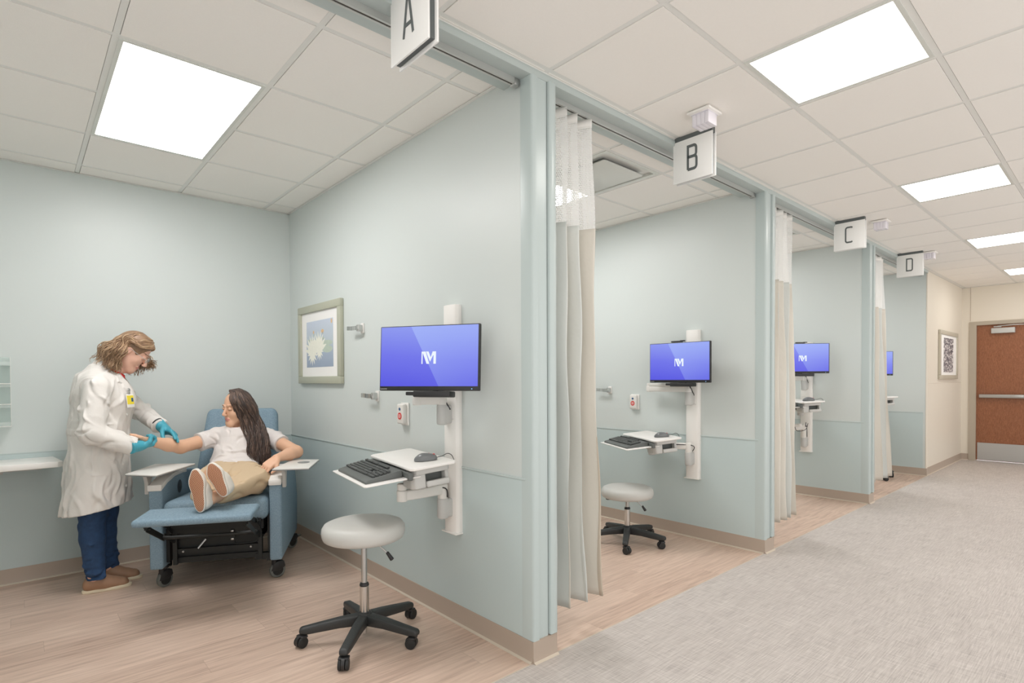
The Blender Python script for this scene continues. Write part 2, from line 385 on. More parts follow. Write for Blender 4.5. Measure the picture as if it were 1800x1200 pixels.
def thing(name, label, cat, loc=(0, 0, 0), rz=0.0, group=None):
    o = bpy.data.objects.new(name, None); C.objects.link(o); o.empty_display_size = 0.1
    o.location = loc; o.rotation_euler = (0, 0, rz); tag(o, label, cat, group); return o
def tag(o, label, cat, group=None):
    o['label'] = label; o['category'] = cat
    if group: o['group'] = group
    return o
def struct(mb, name, mats, parent=None, smooth=35):
    o = mb.build(name, mats, parent, smooth); o['kind'] = 'structure'; return o
def copy_tree(o, parent=None):
    c = o.copy(); C.objects.link(c); c.parent = parent
    for ch in list(o.children): copy_tree(ch, c)
    return c
def Rz(a): return Matrix.Rotation(a, 3, 'Z')
def Rx(a): return Matrix.Rotation(a, 3, 'X')
def Ry(a): return Matrix.Rotation(a, 3, 'Y')
def bez(p0, p1, p2, n=10, p3=None):
    out = []
    for i in range(n + 1):
        t = i / n
        if p3 is None: out.append(Vector(p0) * (1 - t) ** 2 + Vector(p1) * 2 * t * (1 - t) + Vector(p2) * t * t)
        else: out.append(Vector(p0) * (1 - t) ** 3 + Vector(p1) * 3 * t * (1 - t) ** 2 + Vector(p2) * 3 * t * t * (1 - t) + Vector(p3) * t ** 3)
    return out
def smoothpath(pts, k=6):
    P = [Vector(p) for p in pts]; out = []
    for i in range(len(P) - 1):
        a, b, c, d = P[max(i - 1, 0)], P[i], P[i + 1], P[min(i + 2, len(P) - 1)]
        for j in range(k):
            t = j / k
            out.append(0.5 * ((2 * b) + (c - a) * t + (2 * a - 5 * b + 4 * c - d) * t * t + (3 * b - a - 3 * c + d) * t ** 3))
    out.append(P[-1]); return out

# ------------------------------------------------------------------ implicit surfaces (for bodies and clothes)
class SDF:
    def __init__(s, lo, hi, h):
        s.lo = np.array(lo, float); s.h = h; s.n = np.ceil((np.array(hi) - s.lo) / h).astype(int) + 1
        s.F = np.full(s.n, 9.0, np.float32)
    def _sub(s, lo, hi):
        a = np.clip(np.floor((np.array(lo) - s.lo) / s.h).astype(int), 0, s.n - 1); b = np.clip(np.ceil((np.array(hi) - s.lo) / s.h).astype(int) + 1, 1, s.n)
        sl = tuple(slice(x, y) for x, y in zip(a, b))
        g = [(s.lo[i] + s.h * np.arange(a[i], b[i])).astype(np.float32) for i in range(3)]
        return sl, (g[0][:, None, None], g[1][None, :, None], g[2][None, None, :])
    def _op(s, sl, d, k, sub):
        F = s.F[sl]
        if sub: F, d = -F, d
        h = np.clip(0.5 + 0.5 * (F - d) / k, 0, 1); r = F * (1 - h) + d * h - k * h * (1 - h)
        s.F[sl] = -r if sub else r
    def cone(s, a, b, ra, rb, k=0.012, sub=False, sq=None):
        """round cone from a to b; sq=(axis vector, factor): flatten distance along an axis (factor>1 thinner)"""
        a, b = np.array(a, float), np.array(b, float); R = max(ra, rb) + k + 3 * s.h
        sl, (X, Y, Z) = s._sub(np.minimum(a, b) - R, np.maximum(a, b) + R)
        ab = b - a; L2 = max(ab @ ab, 1e-9); px, py, pz = X - a[0], Y - a[1], Z - a[2]
        t = np.clip((px * ab[0] + py * ab[1] + pz * ab[2]) / L2, 0, 1)
        qx, qy, qz = px - t * ab[0], py - t * ab[1], pz - t * ab[2]
        if sq is not None:
            v, f = np.array(sq[0], float), sq[1]; v = v / np.linalg.norm(v); w_ = (qx * v[0] + qy * v[1] + qz * v[2]) * (f - 1)
            qx, qy, qz = qx + w_ * v[0], qy + w_ * v[1], qz + w_ * v[2]
        s._op(sl, np.sqrt(qx * qx + qy * qy + qz * qz) - (ra + t * (rb - ra)), k, sub); return s
    def ell(s, c, r, ax=None, k=0.012, sub=False):
        """ellipsoid; ax: 3x3 rows = axes"""
        c = np.array(c, float); r = np.array(r, float); R = r.max() + k + 3 * s.h
        sl, (X, Y, Z) = s._sub(c - R, c + R); P = [X - c[0], Y - c[1], Z - c[2]]
        if ax is not None: P = [P[0] * v[0] + P[1] * v[1] + P[2] * v[2] for v in np.array(ax, float)]
        k0 = np.sqrt(sum((p / q) ** 2 for p, q in zip(P, r))); k1 = np.sqrt(sum((p / (q * q)) ** 2 for p, q in zip(P, r))) + 1e-6
        s._op(sl, k0 * (k0 - 1) / k1, k, sub); return s
    def half(s, p, n, k=0.004):
        """cut away the side the normal points to"""
        p = np.array(p, float); n = np.array(n, float); n = n / np.linalg.norm(n)
        sl, (X, Y, Z) = s._sub(s.lo, s.lo + s.n * s.h)
        d = (X - p[0]) * n[0] + (Y - p[1]) * n[1] + (Z - p[2]) * n[2]
        s.F[sl] = np.maximum(s.F[sl], d); return s
    def wrinkle(s, amp, freq, seed=0, stretch=(1, 1, 1), only=None):
        r = np.random.RandomState(seed); sl, (X, Y, Z) = s._sub(s.lo, s.lo + s.n * s.h); T = 0
        for i in range(7):
            d = r.randn(3); d /= np.linalg.norm(d); d *= np.array(stretch); f = freq * r.uniform(0.6, 1.9); ph = r.uniform(0, 6.28); d2 = r.randn(3); d2 /= np.linalg.norm(d2)
            T = T + (1 - np.abs(np.sin(f * (X * d[0] + Y * d[1] + Z * d[2]) + ph + 1.6 * np.sin(0.5 * f * (X * d2[0] + Y * d2[1] + Z * d2[2]))))) ** 2
        s.F[sl] -= (amp * (T / 7 - 0.35)).astype(np.float32); return s
    def crease(s, n, L, w_, amp, dirfn, seed=0, keep=None):
        """cloth folds: soft ridges and valleys along short lines that follow the surface"""
        r = np.random.RandomState(seed); V, _q = s.mesh(); g = np.gradient(s.F, s.h)
        if keep is not None: V = V[keep(V)]
        for i in range(n):
            p = V[r.randint(len(V))]; ii = tuple(np.clip(np.round((p - s.lo) / s.h).astype(int), 0, s.n - 1)); nn = np.array([g[a][ii] for a in range(3)]); nn = nn / (np.linalg.norm(nn) + 1e-9)
            d = np.array(dirfn(p, r), float); d = d - nn * (d @ nn); d = d / (np.linalg.norm(d) + 1e-9); l = L * r.uniform(.5, 1.4); ww = w_ * r.uniform(.7, 1.5); a = amp * r.uniform(.4, 1.3) * (1 if r.rand() < .45 else -1)
            b = np.cross(nn, d); R = l * 1.6 + .01; sl, (X, Y, Z) = s._sub(p - R, p + R); X, Y, Z = X - p[0], Y - p[1], Z - p[2]
            t = X * d[0] + Y * d[1] + Z * d[2]; q = X * b[0] + Y * b[1] + Z * b[2] + .35 * t * t / l * (1 if r.rand() < .5 else -1); h_ = X * nn[0] + Y * nn[1] + Z * nn[2]
            s.F[sl] -= (a * np.exp(-(t / l) ** 2 * 1.6 - (q / ww) ** 2 - (h_ / .05) ** 2)).astype(np.float32)
        return s
    def mesh(s):
        F = s.F; n = F.shape; ins = F < 0
        if not ins.any(): raise ValueError('empty')
        cx = np.zeros([i - 1 for i in n], np.int16)
        for dx in (0, 1):
            for dy in (0, 1):
                for dz in (0, 1): cx += ins[dx:n[0] - 1 + dx, dy:n[1] - 1 + dy, dz:n[2] - 1 + dz]
        act = (cx > 0) & (cx < 8); idx = np.argwhere(act); lut = -np.ones(act.shape, np.int64); lut[act] = np.arange(len(idx))
        acc = np.zeros((len(idx), 3)); cnt = np.zeros(len(idx))
        for ax in range(3):
            o1, o2 = [a for a in range(3) if a != ax]
            for u in (0, 1):
                for v in (0, 1):
                    A = idx.copy(); A[:, o1] += u; A[:, o2] += v; B = A.copy(); B[:, ax] += 1
                    fa = F[A[:, 0], A[:, 1], A[:, 2]]; fb = F[B[:, 0], B[:, 1], B[:, 2]]; cr = (fa < 0) != (fb < 0)
                    t = np.where(cr, fa / np.where(fa == fb, 1, fa - fb), 0)
                    P = A.astype(float); P[:, ax] += t; acc += P * cr[:, None]; cnt += cr
        V = acc / cnt[:, None] * s.h + s.lo; Q = []
        for ax in range(3):
            o1, o2 = [(1, 2), (2, 0), (0, 1)][ax]
            sa = [slice(None)] * 3; sb = [slice(None)] * 3; sa[ax] = slice(0, n[ax] - 1); sb[ax] = slice(1, n[ax])
            a = ins[tuple(sa)]; b = ins[tuple(sb)]; E = np.argwhere(a != b); fl = a[tuple(E.T)]
            ok = (E[:, o1] > 0) & (E[:, o2] > 0) & (E[:, o1] < n[o1] - 1) & (E[:, o2] < n[o2] - 1); E, fl = E[ok], fl[ok]
            def L(d1, d2):
                G = E.copy(); G[:, o1] -= d1; G[:, o2] -= d2; return lut[G[:, 0], G[:, 1], G[:, 2]]
            q = np.stack([L(0, 0), L(1, 0), L(1, 1), L(0, 1)], 1); q[~fl] = q[~fl][:, ::-1]; Q.append(q)
        Q = np.concatenate(Q); Q = Q[(Q >= 0).all(1)]
        return V, Q
    def whole(s):
        """the mesh without stray islands"""
        V, Q = s.mesh(); lab = np.arange(len(V))
        for _ in range(400):
            m_ = lab[Q].min(1); new = lab.copy()
            for i in range(4): np.minimum.at(new, Q[:, i], m_)
            new = new[new]
            if (new == lab).all(): break
            lab = new
        cnt = np.bincount(lab[Q[:, 0]], minlength=len(V)); keep = cnt[lab[Q[:, 0]]] > 0.02 * len(Q); Q = Q[keep]
        used = np.zeros(len(V), bool); used[Q.ravel()] = True; mp = np.cumsum(used) - 1
        return V[used], mp[Q]
    def build(s, name, mats, parent, matfn=None, smooth_it=1):
        V, Q = s.whole()
        # light laplacian smoothing
        for _ in range(smooth_it):
            S = np.zeros_like(V); c = np.zeros(len(V))
            for i in range(4):
                a, b = Q[:, i], Q[:, (i + 1) % 4]
                np.add.at(S, a, V[b]); np.add.at(c, a, 1); np.add.at(S, b, V[a]); np.add.at(c, b, 1)
            V = V * 0.5 + 0.5 * S / np.maximum(c, 1)[:, None]
        me = bpy.data.meshes.new(name); me.vertices.add(len(V)); me.vertices.foreach_set('co', V.astype(np.float32).ravel())
        me.loops.add(len(Q) * 4); me.loops.foreach_set('vertex_index', Q.ravel().astype(np.int32)); me.polygons.add(len(Q))
        me.polygons.foreach_set('loop_start', np.arange(0, len(Q) * 4, 4, dtype=np.int32))
        me.polygons.foreach_set('use_smooth', np.ones(len(Q), bool))
        for ma in (mats if isinstance(mats, (list, tuple)) else [mats]): me.materials.append(ma)
        if matfn is not None: me.polygons.foreach_set('material_index', matfn(V[Q].mean(1)).astype(np.int32))
        me.update(calc_edges=True); me.validate()
        o = bpy.data.objects.new(name, me); C.objects.link(o)
        if parent: o.parent = parent
        return o

# ================================================================== THE ROOM
H = 2.735; T = 0.6096; D = 3.0
XW = [-2.436, 0.0, 2.391, 4.823, 7.249]          # left faces of the partitions
TH = 0.145
XE = 9.506; YC = 0.018; YR = -3.35; XL = -3.6

struct(MB().b2((XL, 0.0, -0.1), (7.3, D + 0.1, 0.0)), 'floor', M['wood'])
struct(MB().b2((XL, YR - 0.1, -0.1), (XE + 0.1, 0.0, 0.0)), 'floor', M['carpet'])
# pale seam strip where plank floor meets corridor sheet
struct(MB().b2((XL, -0.002, 0.0), (7.25, 0.003, 0.0012)), 'trim_1', M['toe'])

def paneled_wall(mb, lo, hi):
    mb.b2(lo, hi)
# shell walls
struct(MB().b2((XL, D, 0), (7.4, D + 0.1, H + 0.1)), 'wall_back', M['wall'])

# camera side left open, walls omitted so soft world light fills the bays
struct(MB().b2((7.253, YC, 0), (XE, YC + 0.1, H + 0.1)), 'wall_left', M['cream'])
# far wall with the door opening (opening y -0.16 .. -1.28, z 0 .. 2.135)
DY0, DY1, DZ = -0.155, -1.27, 2.135
fw = MB(); fw.b2((XE, DY0, 0), (XE + 0.12, YC + 0.1, H + 0.1)); fw.b2((XE, YR - 0.1, 0), (XE + 0.12, DY1, H + 0.1)); fw.b2((XE, DY1, DZ), (XE + 0.12, DY0, H + 0.1))
struct(fw, 'wall_end', M['cream'])
for k, x in enumerate(XW[:-1]):
    o = struct(MB().b2((x, 0.012, 0), (x + TH, D, H + 0.1)), 'wall_partition', M['wall'])
struct(MB().b2((7.249, 0.021, 0), (7.252, D, H + 0.1)), 'wall_partition', M['wall'])

# wainscot sheets (lower wall), thin cap line, cove base with toe
def dado_x(x, y0, y1, sgn, ml='wains'):      # on a face perpendicular to X; sgn -1: face looks to -X
    d = 0.002
    struct(MB().b2((x, y0, 0.1), (x + sgn * d, y1, 0.84)), 'wall_wainscot', M[ml])
    struct(MB().b2((x, y0, 0.838), (x + sgn * 0.006, y1, 0.849), bev=0.002), 'trim_cap', M['guard' if ml == 'wains' else 'cream'])
def dado_y(y, x0, x1, sgn=-1, ml='wains'):
    struct(MB().b2((x0, y, 0.1), (x1, y + sgn * 0.002, 0.84)), 'wall_wainscot', M[ml])
    zc = 0.838 if ml == 'wains' else 1.232
    struct(MB().b2((x0, y, zc), (x1, y + sgn * 0.004, zc + 0.009), bev=0.002), 'trim_cap', M['guard' if ml == 'wains' else 'cream'])
def base_profile(mb, ax, p, a, b, sgn):
    # cove base: 0.1 m tall sheet, rounded toe
    pr = [(0, 0), (0.021, 0), (0.0205, 0.003), (0.010, 0.008), (0.0065, 0.022), (0.006, 0.1), (0, 0.1)]
    if ax == 'x': M4 = Matrix(((sgn, 0, 0, p), (0, 0, 1, a), (0, 1, 0, 0), (0, 0, 0, 1)))
    else: M4 = Matrix(((0, 0, 1, a), (sgn, 0, 0, p), (0, 1, 0, 0), (0, 0, 0, 1)))
    t = bmesh.new(); n = len(pr)
    v0 = [t.verts.new((q[0], q[1], 0)) for q in pr]; v1 = [t.verts.new((q[0], q[1], b - a)) for q in pr]
    for i in range(n):
        f = t.faces.new((v0[i], v0[(i + 1) % n], v1[(i + 1) % n], v1[i])); f.material_index = 1 if i in (1, 2) else 0
    t.faces.new(v0[::-1]); t.faces.new(v1); bmesh.ops.transform(t, matrix=M4, verts=t.verts); bmesh.ops.recalc_face_normals(t, faces=t.faces)
    me = bpy.data.meshes.new('t'); t.to_mesh(me); t.free(); mb.bm.from_mesh(me); bpy.data.meshes.remove(me)
BM = [M['base'], M['toe']]
XR = XW[1:]
for k, x in enumerate(XR):
    dado_x(x, 0.046, D, -1)
    mb = MB(); base_profile(mb, 'x', x, 0.0, D, -1); struct(mb, 'baseboard_partition', BM, smooth=30)
for k, x in enumerate(XW[:-1]):
    dado_x(x + TH, 0.035, D, 1)
    mb = MB(); base_profile(mb, 'x', x + TH, 0.0, D, 1); struct(mb, 'baseboard_partition', BM, smooth=30)
    mb = MB(); base_profile(mb, 'y', 0.0, x - 0.006, x + TH + 0.006, -1); mb.b2((x - 0.006, 0, 0), (x + TH + 0.006, 0.02, 0.1)); struct(mb, 'baseboard_column', BM, smooth=30)
for k in range(4):
    x0, x1 = XW[k] + TH, XW[k + 1]
    dado_y(D, x0, x1)
    mb = MB(); base_profile(mb, 'y', D, x0, x1, -1); struct(mb, 'baseboard_back', BM, smooth=30)
dado_y(YC, 7.275, XE, -1, 'cream')
mb = MB(); base_profile(mb, 'y', YC, 7.249, XE, -1); struct(mb, 'baseboard_left', BM, smooth=30)
mb = MB(); base_profile(mb, 'x', XE, -0.08, YC, -1); struct(mb, 'baseboard_end', BM, smooth=30)
struct(MB().b2((XE, -0.08, 0.1), (XE - 0.002, YC, 0.84)), 'wall_wainscot', M['cream'])
struct(MB().b2((XE - 0.003, -0.092, DZ + 0.06), (XE, -0.088, H)), 'trim_2', M['base'])
# column ends: rounded corner guard, flat strip, dark groove, second strip
for x in XW[:-1]:
    mb = MB()
    mb.prism([(-0.004, 0.07), (-0.004, 0.006), (-0.001, -0.003), (0.006, -0.006), (0.034, -0.006), (0.037, 0.0), (0.037, 0.012), (0.0, 0.012), (0.0, 0.07)], H - 0.045 - 0.1, Matrix.Translation((x, 0, 0.1)))
    struct(mb, 'trim_guard', M['guard'], smooth=50)
    struct(MB().b2((x + 0.03, 0.002, 0.1), (x + 0.098, 0.014, H - 0.045)), 'trim_strip', M['guard'])
    struct(MB().b2((x + 0.098, 0.006, 0.1), (x + 0.104, 0.02, H - 0.045)), 'trim_groove', M['mgrey'])
    struct(MB().prism([(0, 0.012), (0, -0.008), (0.004, -0.012), (0.042, -0.012), (0.047, -0.007), (0.047, 0.07), (0.041, 0.07), (0.041, 0.012)], H - 0.045 - 0.105, Matrix.Translation((x + 0.104, 0, 0.105))), 'trim_guard', M['guard'], smooth=50)
# cream corner guard at end of last bay
struct(MB().prism([(0.0, 0.012), (0.0, 0.008), (0.004, 0.003), (0.03, 0.003), (0.03, YC), (0.0, YC)], H - 0.145, Matrix.Translation((7.249, 0, 0.1))), 'trim_guard', M['cream'], smooth=50)

# header beam over the bay openings
hb = MB(); hb.prism([(0.0, H - 0.045), (0.0, H - 0.02), (0.016, H + 0.03), (0.19, H + 0.03), (0.19, H - 0.045)][::-1], 7.249 - XL,
                    Matrix(((0, 0, 1, XL), (1, 0, 0, 0), (0, 1, 0, 0), (0, 0, 0, 1))))
struct(hb, 'trim_header', M['header'], smooth=0)
struct(MB().b2((XL, 0.004, H - 0.004), (7.249, 0.02, H - 0.001)).b2((XL, -0.012, H - 0.002), (7.249, 0.018, H + 0.004)), 'trim_ceiling_angle', M['tbar'])

# ------------------------------------------------------------------ ceilings: lay-in tiles on an exposed grid
def ceiling(x0, x1, y0, y1, xo, yo, holes, name='ceiling', drop=0.0035, bar=0.024):
    """xo,yo: a grid crossing; holes: list of (i,j) cells left open (fixtures)"""
    tl = MB(); br = MB()
    i0 = math.floor((x0 - xo) / T); i1 = math.ceil((x1 - xo) / T); j0 = math.floor((y0 - yo) / T); j1 = math.ceil((y1 - yo) / T)
    for i in range(i0, i1):
        for j in range(j0, j1):
            if (i, j) in holes: continue
            a = max(xo + i * T + bar / 2 + 0.002, x0); b = min(xo + (i + 1) * T - bar / 2 - 0.002, x1); c = max(yo + j * T + bar / 2 + 0.002, y0); d = min(yo + (j + 1) * T - bar / 2 - 0.002, y1)
            if b - a > 0.02 and d - c > 0.02: tl.b2((a, c, H - drop), (b, d, H + 0.012))
    for i in range(i0, i1 + 1):
        x = xo + i * T
        if x0 < x < x1: br.b2((x - bar / 2, y0, H - 0.001), (x + bar / 2, y1, H + 0.004))
    for j in range(j0, j1 + 1):
        y = yo + j * T
        if y0 < y < y1: br.b2((x0, y - bar / 2, H - 0.0012), (x1, y + bar / 2, H + 0.004))
    br.b2((x0, y0, H + 0.013), (x1, y1, H + 0.05))
    for (a, b, c, d) in ((x0, x1, y0, y0 + 0.018), (x0, x1, y1 - 0.018, y1), (x0, x0 + 0.018, y0, y1), (x1 - 0.018, x1, y0, y1)): br.b2((a, c, H - 0.009), (b, d, H - 0.006))
    struct(tl, name, M['tile'], smooth=0); struct(br, 'ceiling_grid', M['tbar'], smooth=0)

def light_fixture(name, label, x0, y0, x1, y1, col, strength, group):
    o = thing(name, label, 'ceiling light', ((x0 + x1) / 2, (y0 + y1) / 2, H), 0, group)
    w_, d_ = (x1 - x0) / 2 - 0.012, (y1 - y0) / 2 - 0.012; b = 0.018
    f = MB()
    for (a, c, e, g) in ((-w_, -d_, w_, -d_ + b), (-w_, d_ - b, w_, d_), (-w_, -d_ + b, -w_ + b, d_ - b), (w_ - b, -d_ + b, w_, d_ - b)): f.b2((a, c, -0.005), (e, g, 0.012))
    f.build('frame', M['lightframe'], o, smooth=0)
    e = emis(name + '_glow', col, strength)
    MB().b2((-w_ + b, -d_ + b, -0.003), (w_ - b, d_ - b, 0.011)).build('diffuser', e, o, smooth=0)
    return o

# corridor ceiling
CX, CY = 0.705, -0.63
holes = set(); cor = []
for k, i in enumerate((-4, 0, 4, 8, 12)):
    holes.add((i, -1)); cor.append(CX + i * T)
ceiling(XL, XE, YR, 0.02, CX, CY, holes)
CL = ['square white corridor ceiling light above the camera side of sign A', 'largest square corridor ceiling light, between signs A and B', 'square corridor ceiling light just past sign B, second in the row from sign A', 'third square corridor ceiling light, over sign C and the dome light beyond it', 'corridor ceiling light closest to the wooden end door']
# behind-the-camera fixture of the same row is built too: it lights this end of the corridor
for k, x in enumerate(cor):
    light_fixture('corridor_ceiling_light', CL[k], x, CY - T, x + T, CY, COL_CORRIDOR, LIGHT_CORRIDOR, 'square corridor ceiling lights')
# bay ceilings
BL = ['2 by 4 foot ceiling light glowing above the recliner', 'ceiling light in the bay behind sign B, partly seen through curtain mesh', 'ceiling light in the bay behind sign C', 'ceiling light in the last bay, behind sign D']
VENT = []
for k in range(4):
    xo = -1.433 + 2.425 * k; x0, x1 = XW[k] + TH, XW[k + 1]
    hs = {(0, 1), (0, 2)} | ({(0, 0)} if k > 0 else set())
    ceiling(x0, x1, 0.19, D, xo, 0.362, hs)
    light_fixture('bay_ceiling_light', BL[k], xo, 0.362 + T, xo + T, 0.362 + 3 * T, COL_BAY, LIGHT_BAY, 'long ceiling lights of the bays')
    if k > 0: VENT.append((k, xo + T / 2, 0.362 + T / 2))
# supply air diffusers: flat plaque below a recessed pan
for k, x, y in VENT[:2]:
    o = thing('air_diffuser', 'square white air diffuser with dropped plaque in the ceiling behind sign ' + 'ABCD'[k], 'air vent', (x, y, H), 0, 'square air diffusers')
    w_ = T / 2 - 0.012; f = MB()
    for (a, c, e, g) in ((-w_, -w_, w_, -w_ + .03), (-w_, w_ - .03, w_, w_), (-w_, -w_ + .03, -w_ + .03, w_ - .03), (w_ - .03, -w_ + .03, w_, w_ - .03)): f.b2((a, c, -0.006), (e, g, 0.012))
    f.build('frame', M['lightframe'], o, smooth=0)
    MB().lathe([(0.27, 0.0), (0.20, 0.06), (0.16, 0.1)], n=4, M4=Matrix.Rotation(PI / 4, 4, 'Z')).box((0, 0, 0.09), (0.56, 0.56, 0.01)).build('pan', M['steel'], o, smooth=0)
    p = MB().prism([(-.2, -.215), (.2, -.215), (.215, -.2), (.215, .2), (.2, .215), (-.2, .215), (-.215, .2), (-.215, -.2)], 0.006, Matrix.Translation((0, 0, -0.018)), bev=0.002)
    for a in (-.17, .17):
        p.cyl((a, a, -0.014), (a, a, 0.08), 0.008, n=10); p.cyl((a, -a, -0.014), (a, -a, 0.08), 0.008, n=10)
    p.build('plaque', M['lightframe'], o)

# ------------------------------------------------------------------ end door
dr = struct(MB().b2((XE + 0.02, DY1, 0.012), (XE + 0.065, DY0, DZ)), 'door_1', M['doorwood'])
df = MB(); fwid = 0.075
df.b2((XE - 0.02, DY0 - 0.012, 0), (XE + 0.11, DY0 + fwid, DZ + fwid * 0.6)); df.b2((XE - 0.02, DY1 - fwid, 0), (XE + 0.11, DY1 + 0.012, DZ + fwid * 0.6)); df.b2((XE - 0.02, DY1 + 0.012, DZ - 0.012), (XE + 0.11, DY0 - 0.012, DZ + fwid * 0.6))
struct(df, 'trim_door_frame', M['sheettrim'], smooth=0)
MB().b2((XE + 0.019, DY1 + 0.03, 0.02), (XE + 0.012, DY0 - 0.03, 0.285)).build('kick_plate', M['steel'], dr)
pb = MB().b2((XE - 0.035, DY1 + 0.06, 0.99), (XE + 0.015, DY0 - 0.05, 1.045), bev=0.008); pb.b2((XE - 0.05, -0.72, 1.0), (XE - 0.03, DY0 - 0.42, 1.036), bev=0.006)
pb.build('push_bar', M['steel'], dr)
MB().b2((XE - 0.045, -0.62, 1.985), (XE + 0.015, -0.345, 2.065), bev=0.006).build('door_closer', M['lgrey'], dr)
MB().box((XE - 0.04, -0.42, 2.085), (0.02, 0.09, 0.02), bev=0.004).tube([(XE - 0.04, -0.42, 2.092), (XE - 0.06, -0.6, 2.1), (XE - 0.02, -0.72, 2.1)], 0.009).build('closer_arm', M['steel'], dr)

# ================================================================== SIGNS, DOME LIGHTS, TRACKS, CURTAINS
def ribbon(mb, pts, w_, depth, closed=False):
    """flat stroke of width w_ along 2-D points, mitred, extruded by depth (local XY plane)"""
    P = [Vector((x, y)) for x, y in pts]; n = len(P); L, R = [], []
    for i, p in enumerate(P):
        a = P[i - 1] if (i > 0 or closed) else None; b = P[(i + 1) % n] if (i < n - 1 or closed) else None
        d1 = (p - a).normalized() if a is not None else None; d2 = (b - p).normalized() if b is not None else None
        d1 = d1 or d2; d2 = d2 or d1; nn = (Vector((-d1.y, d1.x)) + Vector((-d2.y, d2.x))).normalized()
        k = w_ / 2 / max(0.4, nn.dot(Vector((-d1.y, d1.x)))); L.append(p + nn * k); R.append(p - nn * k)
    t = bmesh.new()
    A = [t.verts.new((q.x, q.y, 0)) for q in L]; B = [t.verts.new((q.x, q.y, 0)) for q in R]
    A2 = [t.verts.new((q.x, q.y, depth)) for q in L]; B2 = [t.verts.new((q.x, q.y, depth)) for q in R]
    for i in range(n if closed else n - 1):
        j = (i + 1) % n
        t.faces.new((A2[i], B2[i], B2[j], A2[j])); t.faces.new((A[i], A[j], B[j], B[i])); t.faces.new((A[i], A2[i], A2[j], A[j])); t.faces.new((B[i], B[j], B2[j], B2[i]))
    if not closed:
        t.faces.new((A[0], B[0], B2[0], A2[0])); t.faces.new((A[-1], A2[-1], B2[-1], B[-1]))
    bmesh.ops.recalc_face_normals(t, faces=t.faces); mb._merge(t, None, 0)
def arc(cx, cy, r, a0, a1, n=5): return [(cx + r * math.cos(math.radians(a0 + (a1 - a0) * i / n)), cy + r * math.sin(math.radians(a0 + (a1 - a0) * i / n))) for i in range(n + 1)]
def letter(ch):
    mb = MB(); w_ = 0.0125; hw, hh = 0.026, 0.052; r = 0.014
    if ch == 'A':
        ribbon(mb, [(-0.03, -hh), (-0.006, hh), (0.006, hh), (0.03, -hh)], w_ * 0.9, 0.002); ribbon(mb, [(-0.02, -0.02), (0.02, -0.02)], w_ * 0.8, 0.0018)
    if ch == 'B':
        ribbon(mb, [(-hw, -hh), (-hw, hh)] + arc(hw - r - .002, hh - r, r, 90, 0) + arc(hw - r - .002, 0.004 + r, r, 0, -90) + [(-hw, 0.004)], w_, 0.002)
        ribbon(mb, [(-hw + .002, 0.004)] + arc(hw - r, 0.004 - r, r, 90, 0) + arc(hw - r, -hh + r, r, 0, -90) + [(-hw, -hh)], w_, 0.0018)
    if ch == 'C': ribbon(mb, [(hw, hh - 0.004), (hw - 0.01, hh)] + arc(-hw + r, hh - r, r, 90, 180) + arc(-hw + r, -hh + r, r, 180, 270) + [(hw - 0.01, -hh), (hw, -hh + 0.004)], w_ * .85, 0.002)
    if ch == 'D': ribbon(mb, [(-hw, -hh), (-hw, hh)] + arc(hw - r, hh - r, r, 90, 0) + arc(hw - r, -hh + r, r, 0, -90), w_ * .85, 0.002, closed=True)
    return mb
SX = {'A': -0.70, 'B': 1.185, 'C': 3.83, 'D': 5.83}
for ch, x in SX.items():
    o = thing('bay_sign', 'white hanging ceiling sign bearing the letter ' + ch, 'sign', (x, -0.115, H), 0, 'lettered bay signs')
    # local: x normal (negative = camera side), y across, z up
    b = MB().b2((-0.004, -0.12, -0.035), (0.030, 0.122, 0.0)); b.build('bracket', M['signdark'], o)
    MB().b2((0.002, -0.112, -0.262), (0.027, 0.118, -0.03)).build('core', M['signdark'], o)
    for sx in (0, 1):
        MB().b2((-0.008 + sx * 0.036, -0.125, -0.275), (0.0 + sx * 0.036, 0.125, -0.03), bev=0.002).build('panel', M['signwhite'], o)
    for sx in (0, 1):
        R = Matrix(((0, 0, -1, -0.0082), (-1, 0, 0, 0.0), (0, 1, 0, -0.145), (0, 0, 0, 1))) if sx == 0 else Matrix(((0, 0, 1, 0.0362), (1, 0, 0, 0.0), (0, 1, 0, -0.145), (0, 0, 0, 1)))
        l = letter(ch).build('letter', M['signdark'], o, smooth=0, M4=R @ Matrix.Diagonal((1.05, 1.28, 1, 1)))

for (x, y, wh) in ((1.0, -0.29, 'in front of sign B'), (4.11, -0.285, 'beside sign C'), (5.98, -0.27, 'beside sign D')):
    o = thing('call_dome_light', 'small white ribbed nurse call light on the ceiling ' + wh, 'indicator light', (x, y, H - 0.007), 0, 'nurse call dome lights')
    MB().b2((-0.07, -0.066, -0.016), (0.07, 0.066, 0.0), bev=0.008).build('base', M['white'], o)
    l = MB().b2((-0.052, -0.05, -0.018), (0.052, 0.05, -0.014))
    for i in range(4):
        l.prism([(-0.048, -0.0115), (0.048, -0.0115), (0.044, 0.0115), (-0.044, 0.0115)], 0.001)
        break
    for i in range(4): l.box((0, -0.036 + 0.024 * i, -0.046), (0.086, 0.0238, 0.062), bev=0.003)
    l.build('lens', M['domelens'], o)

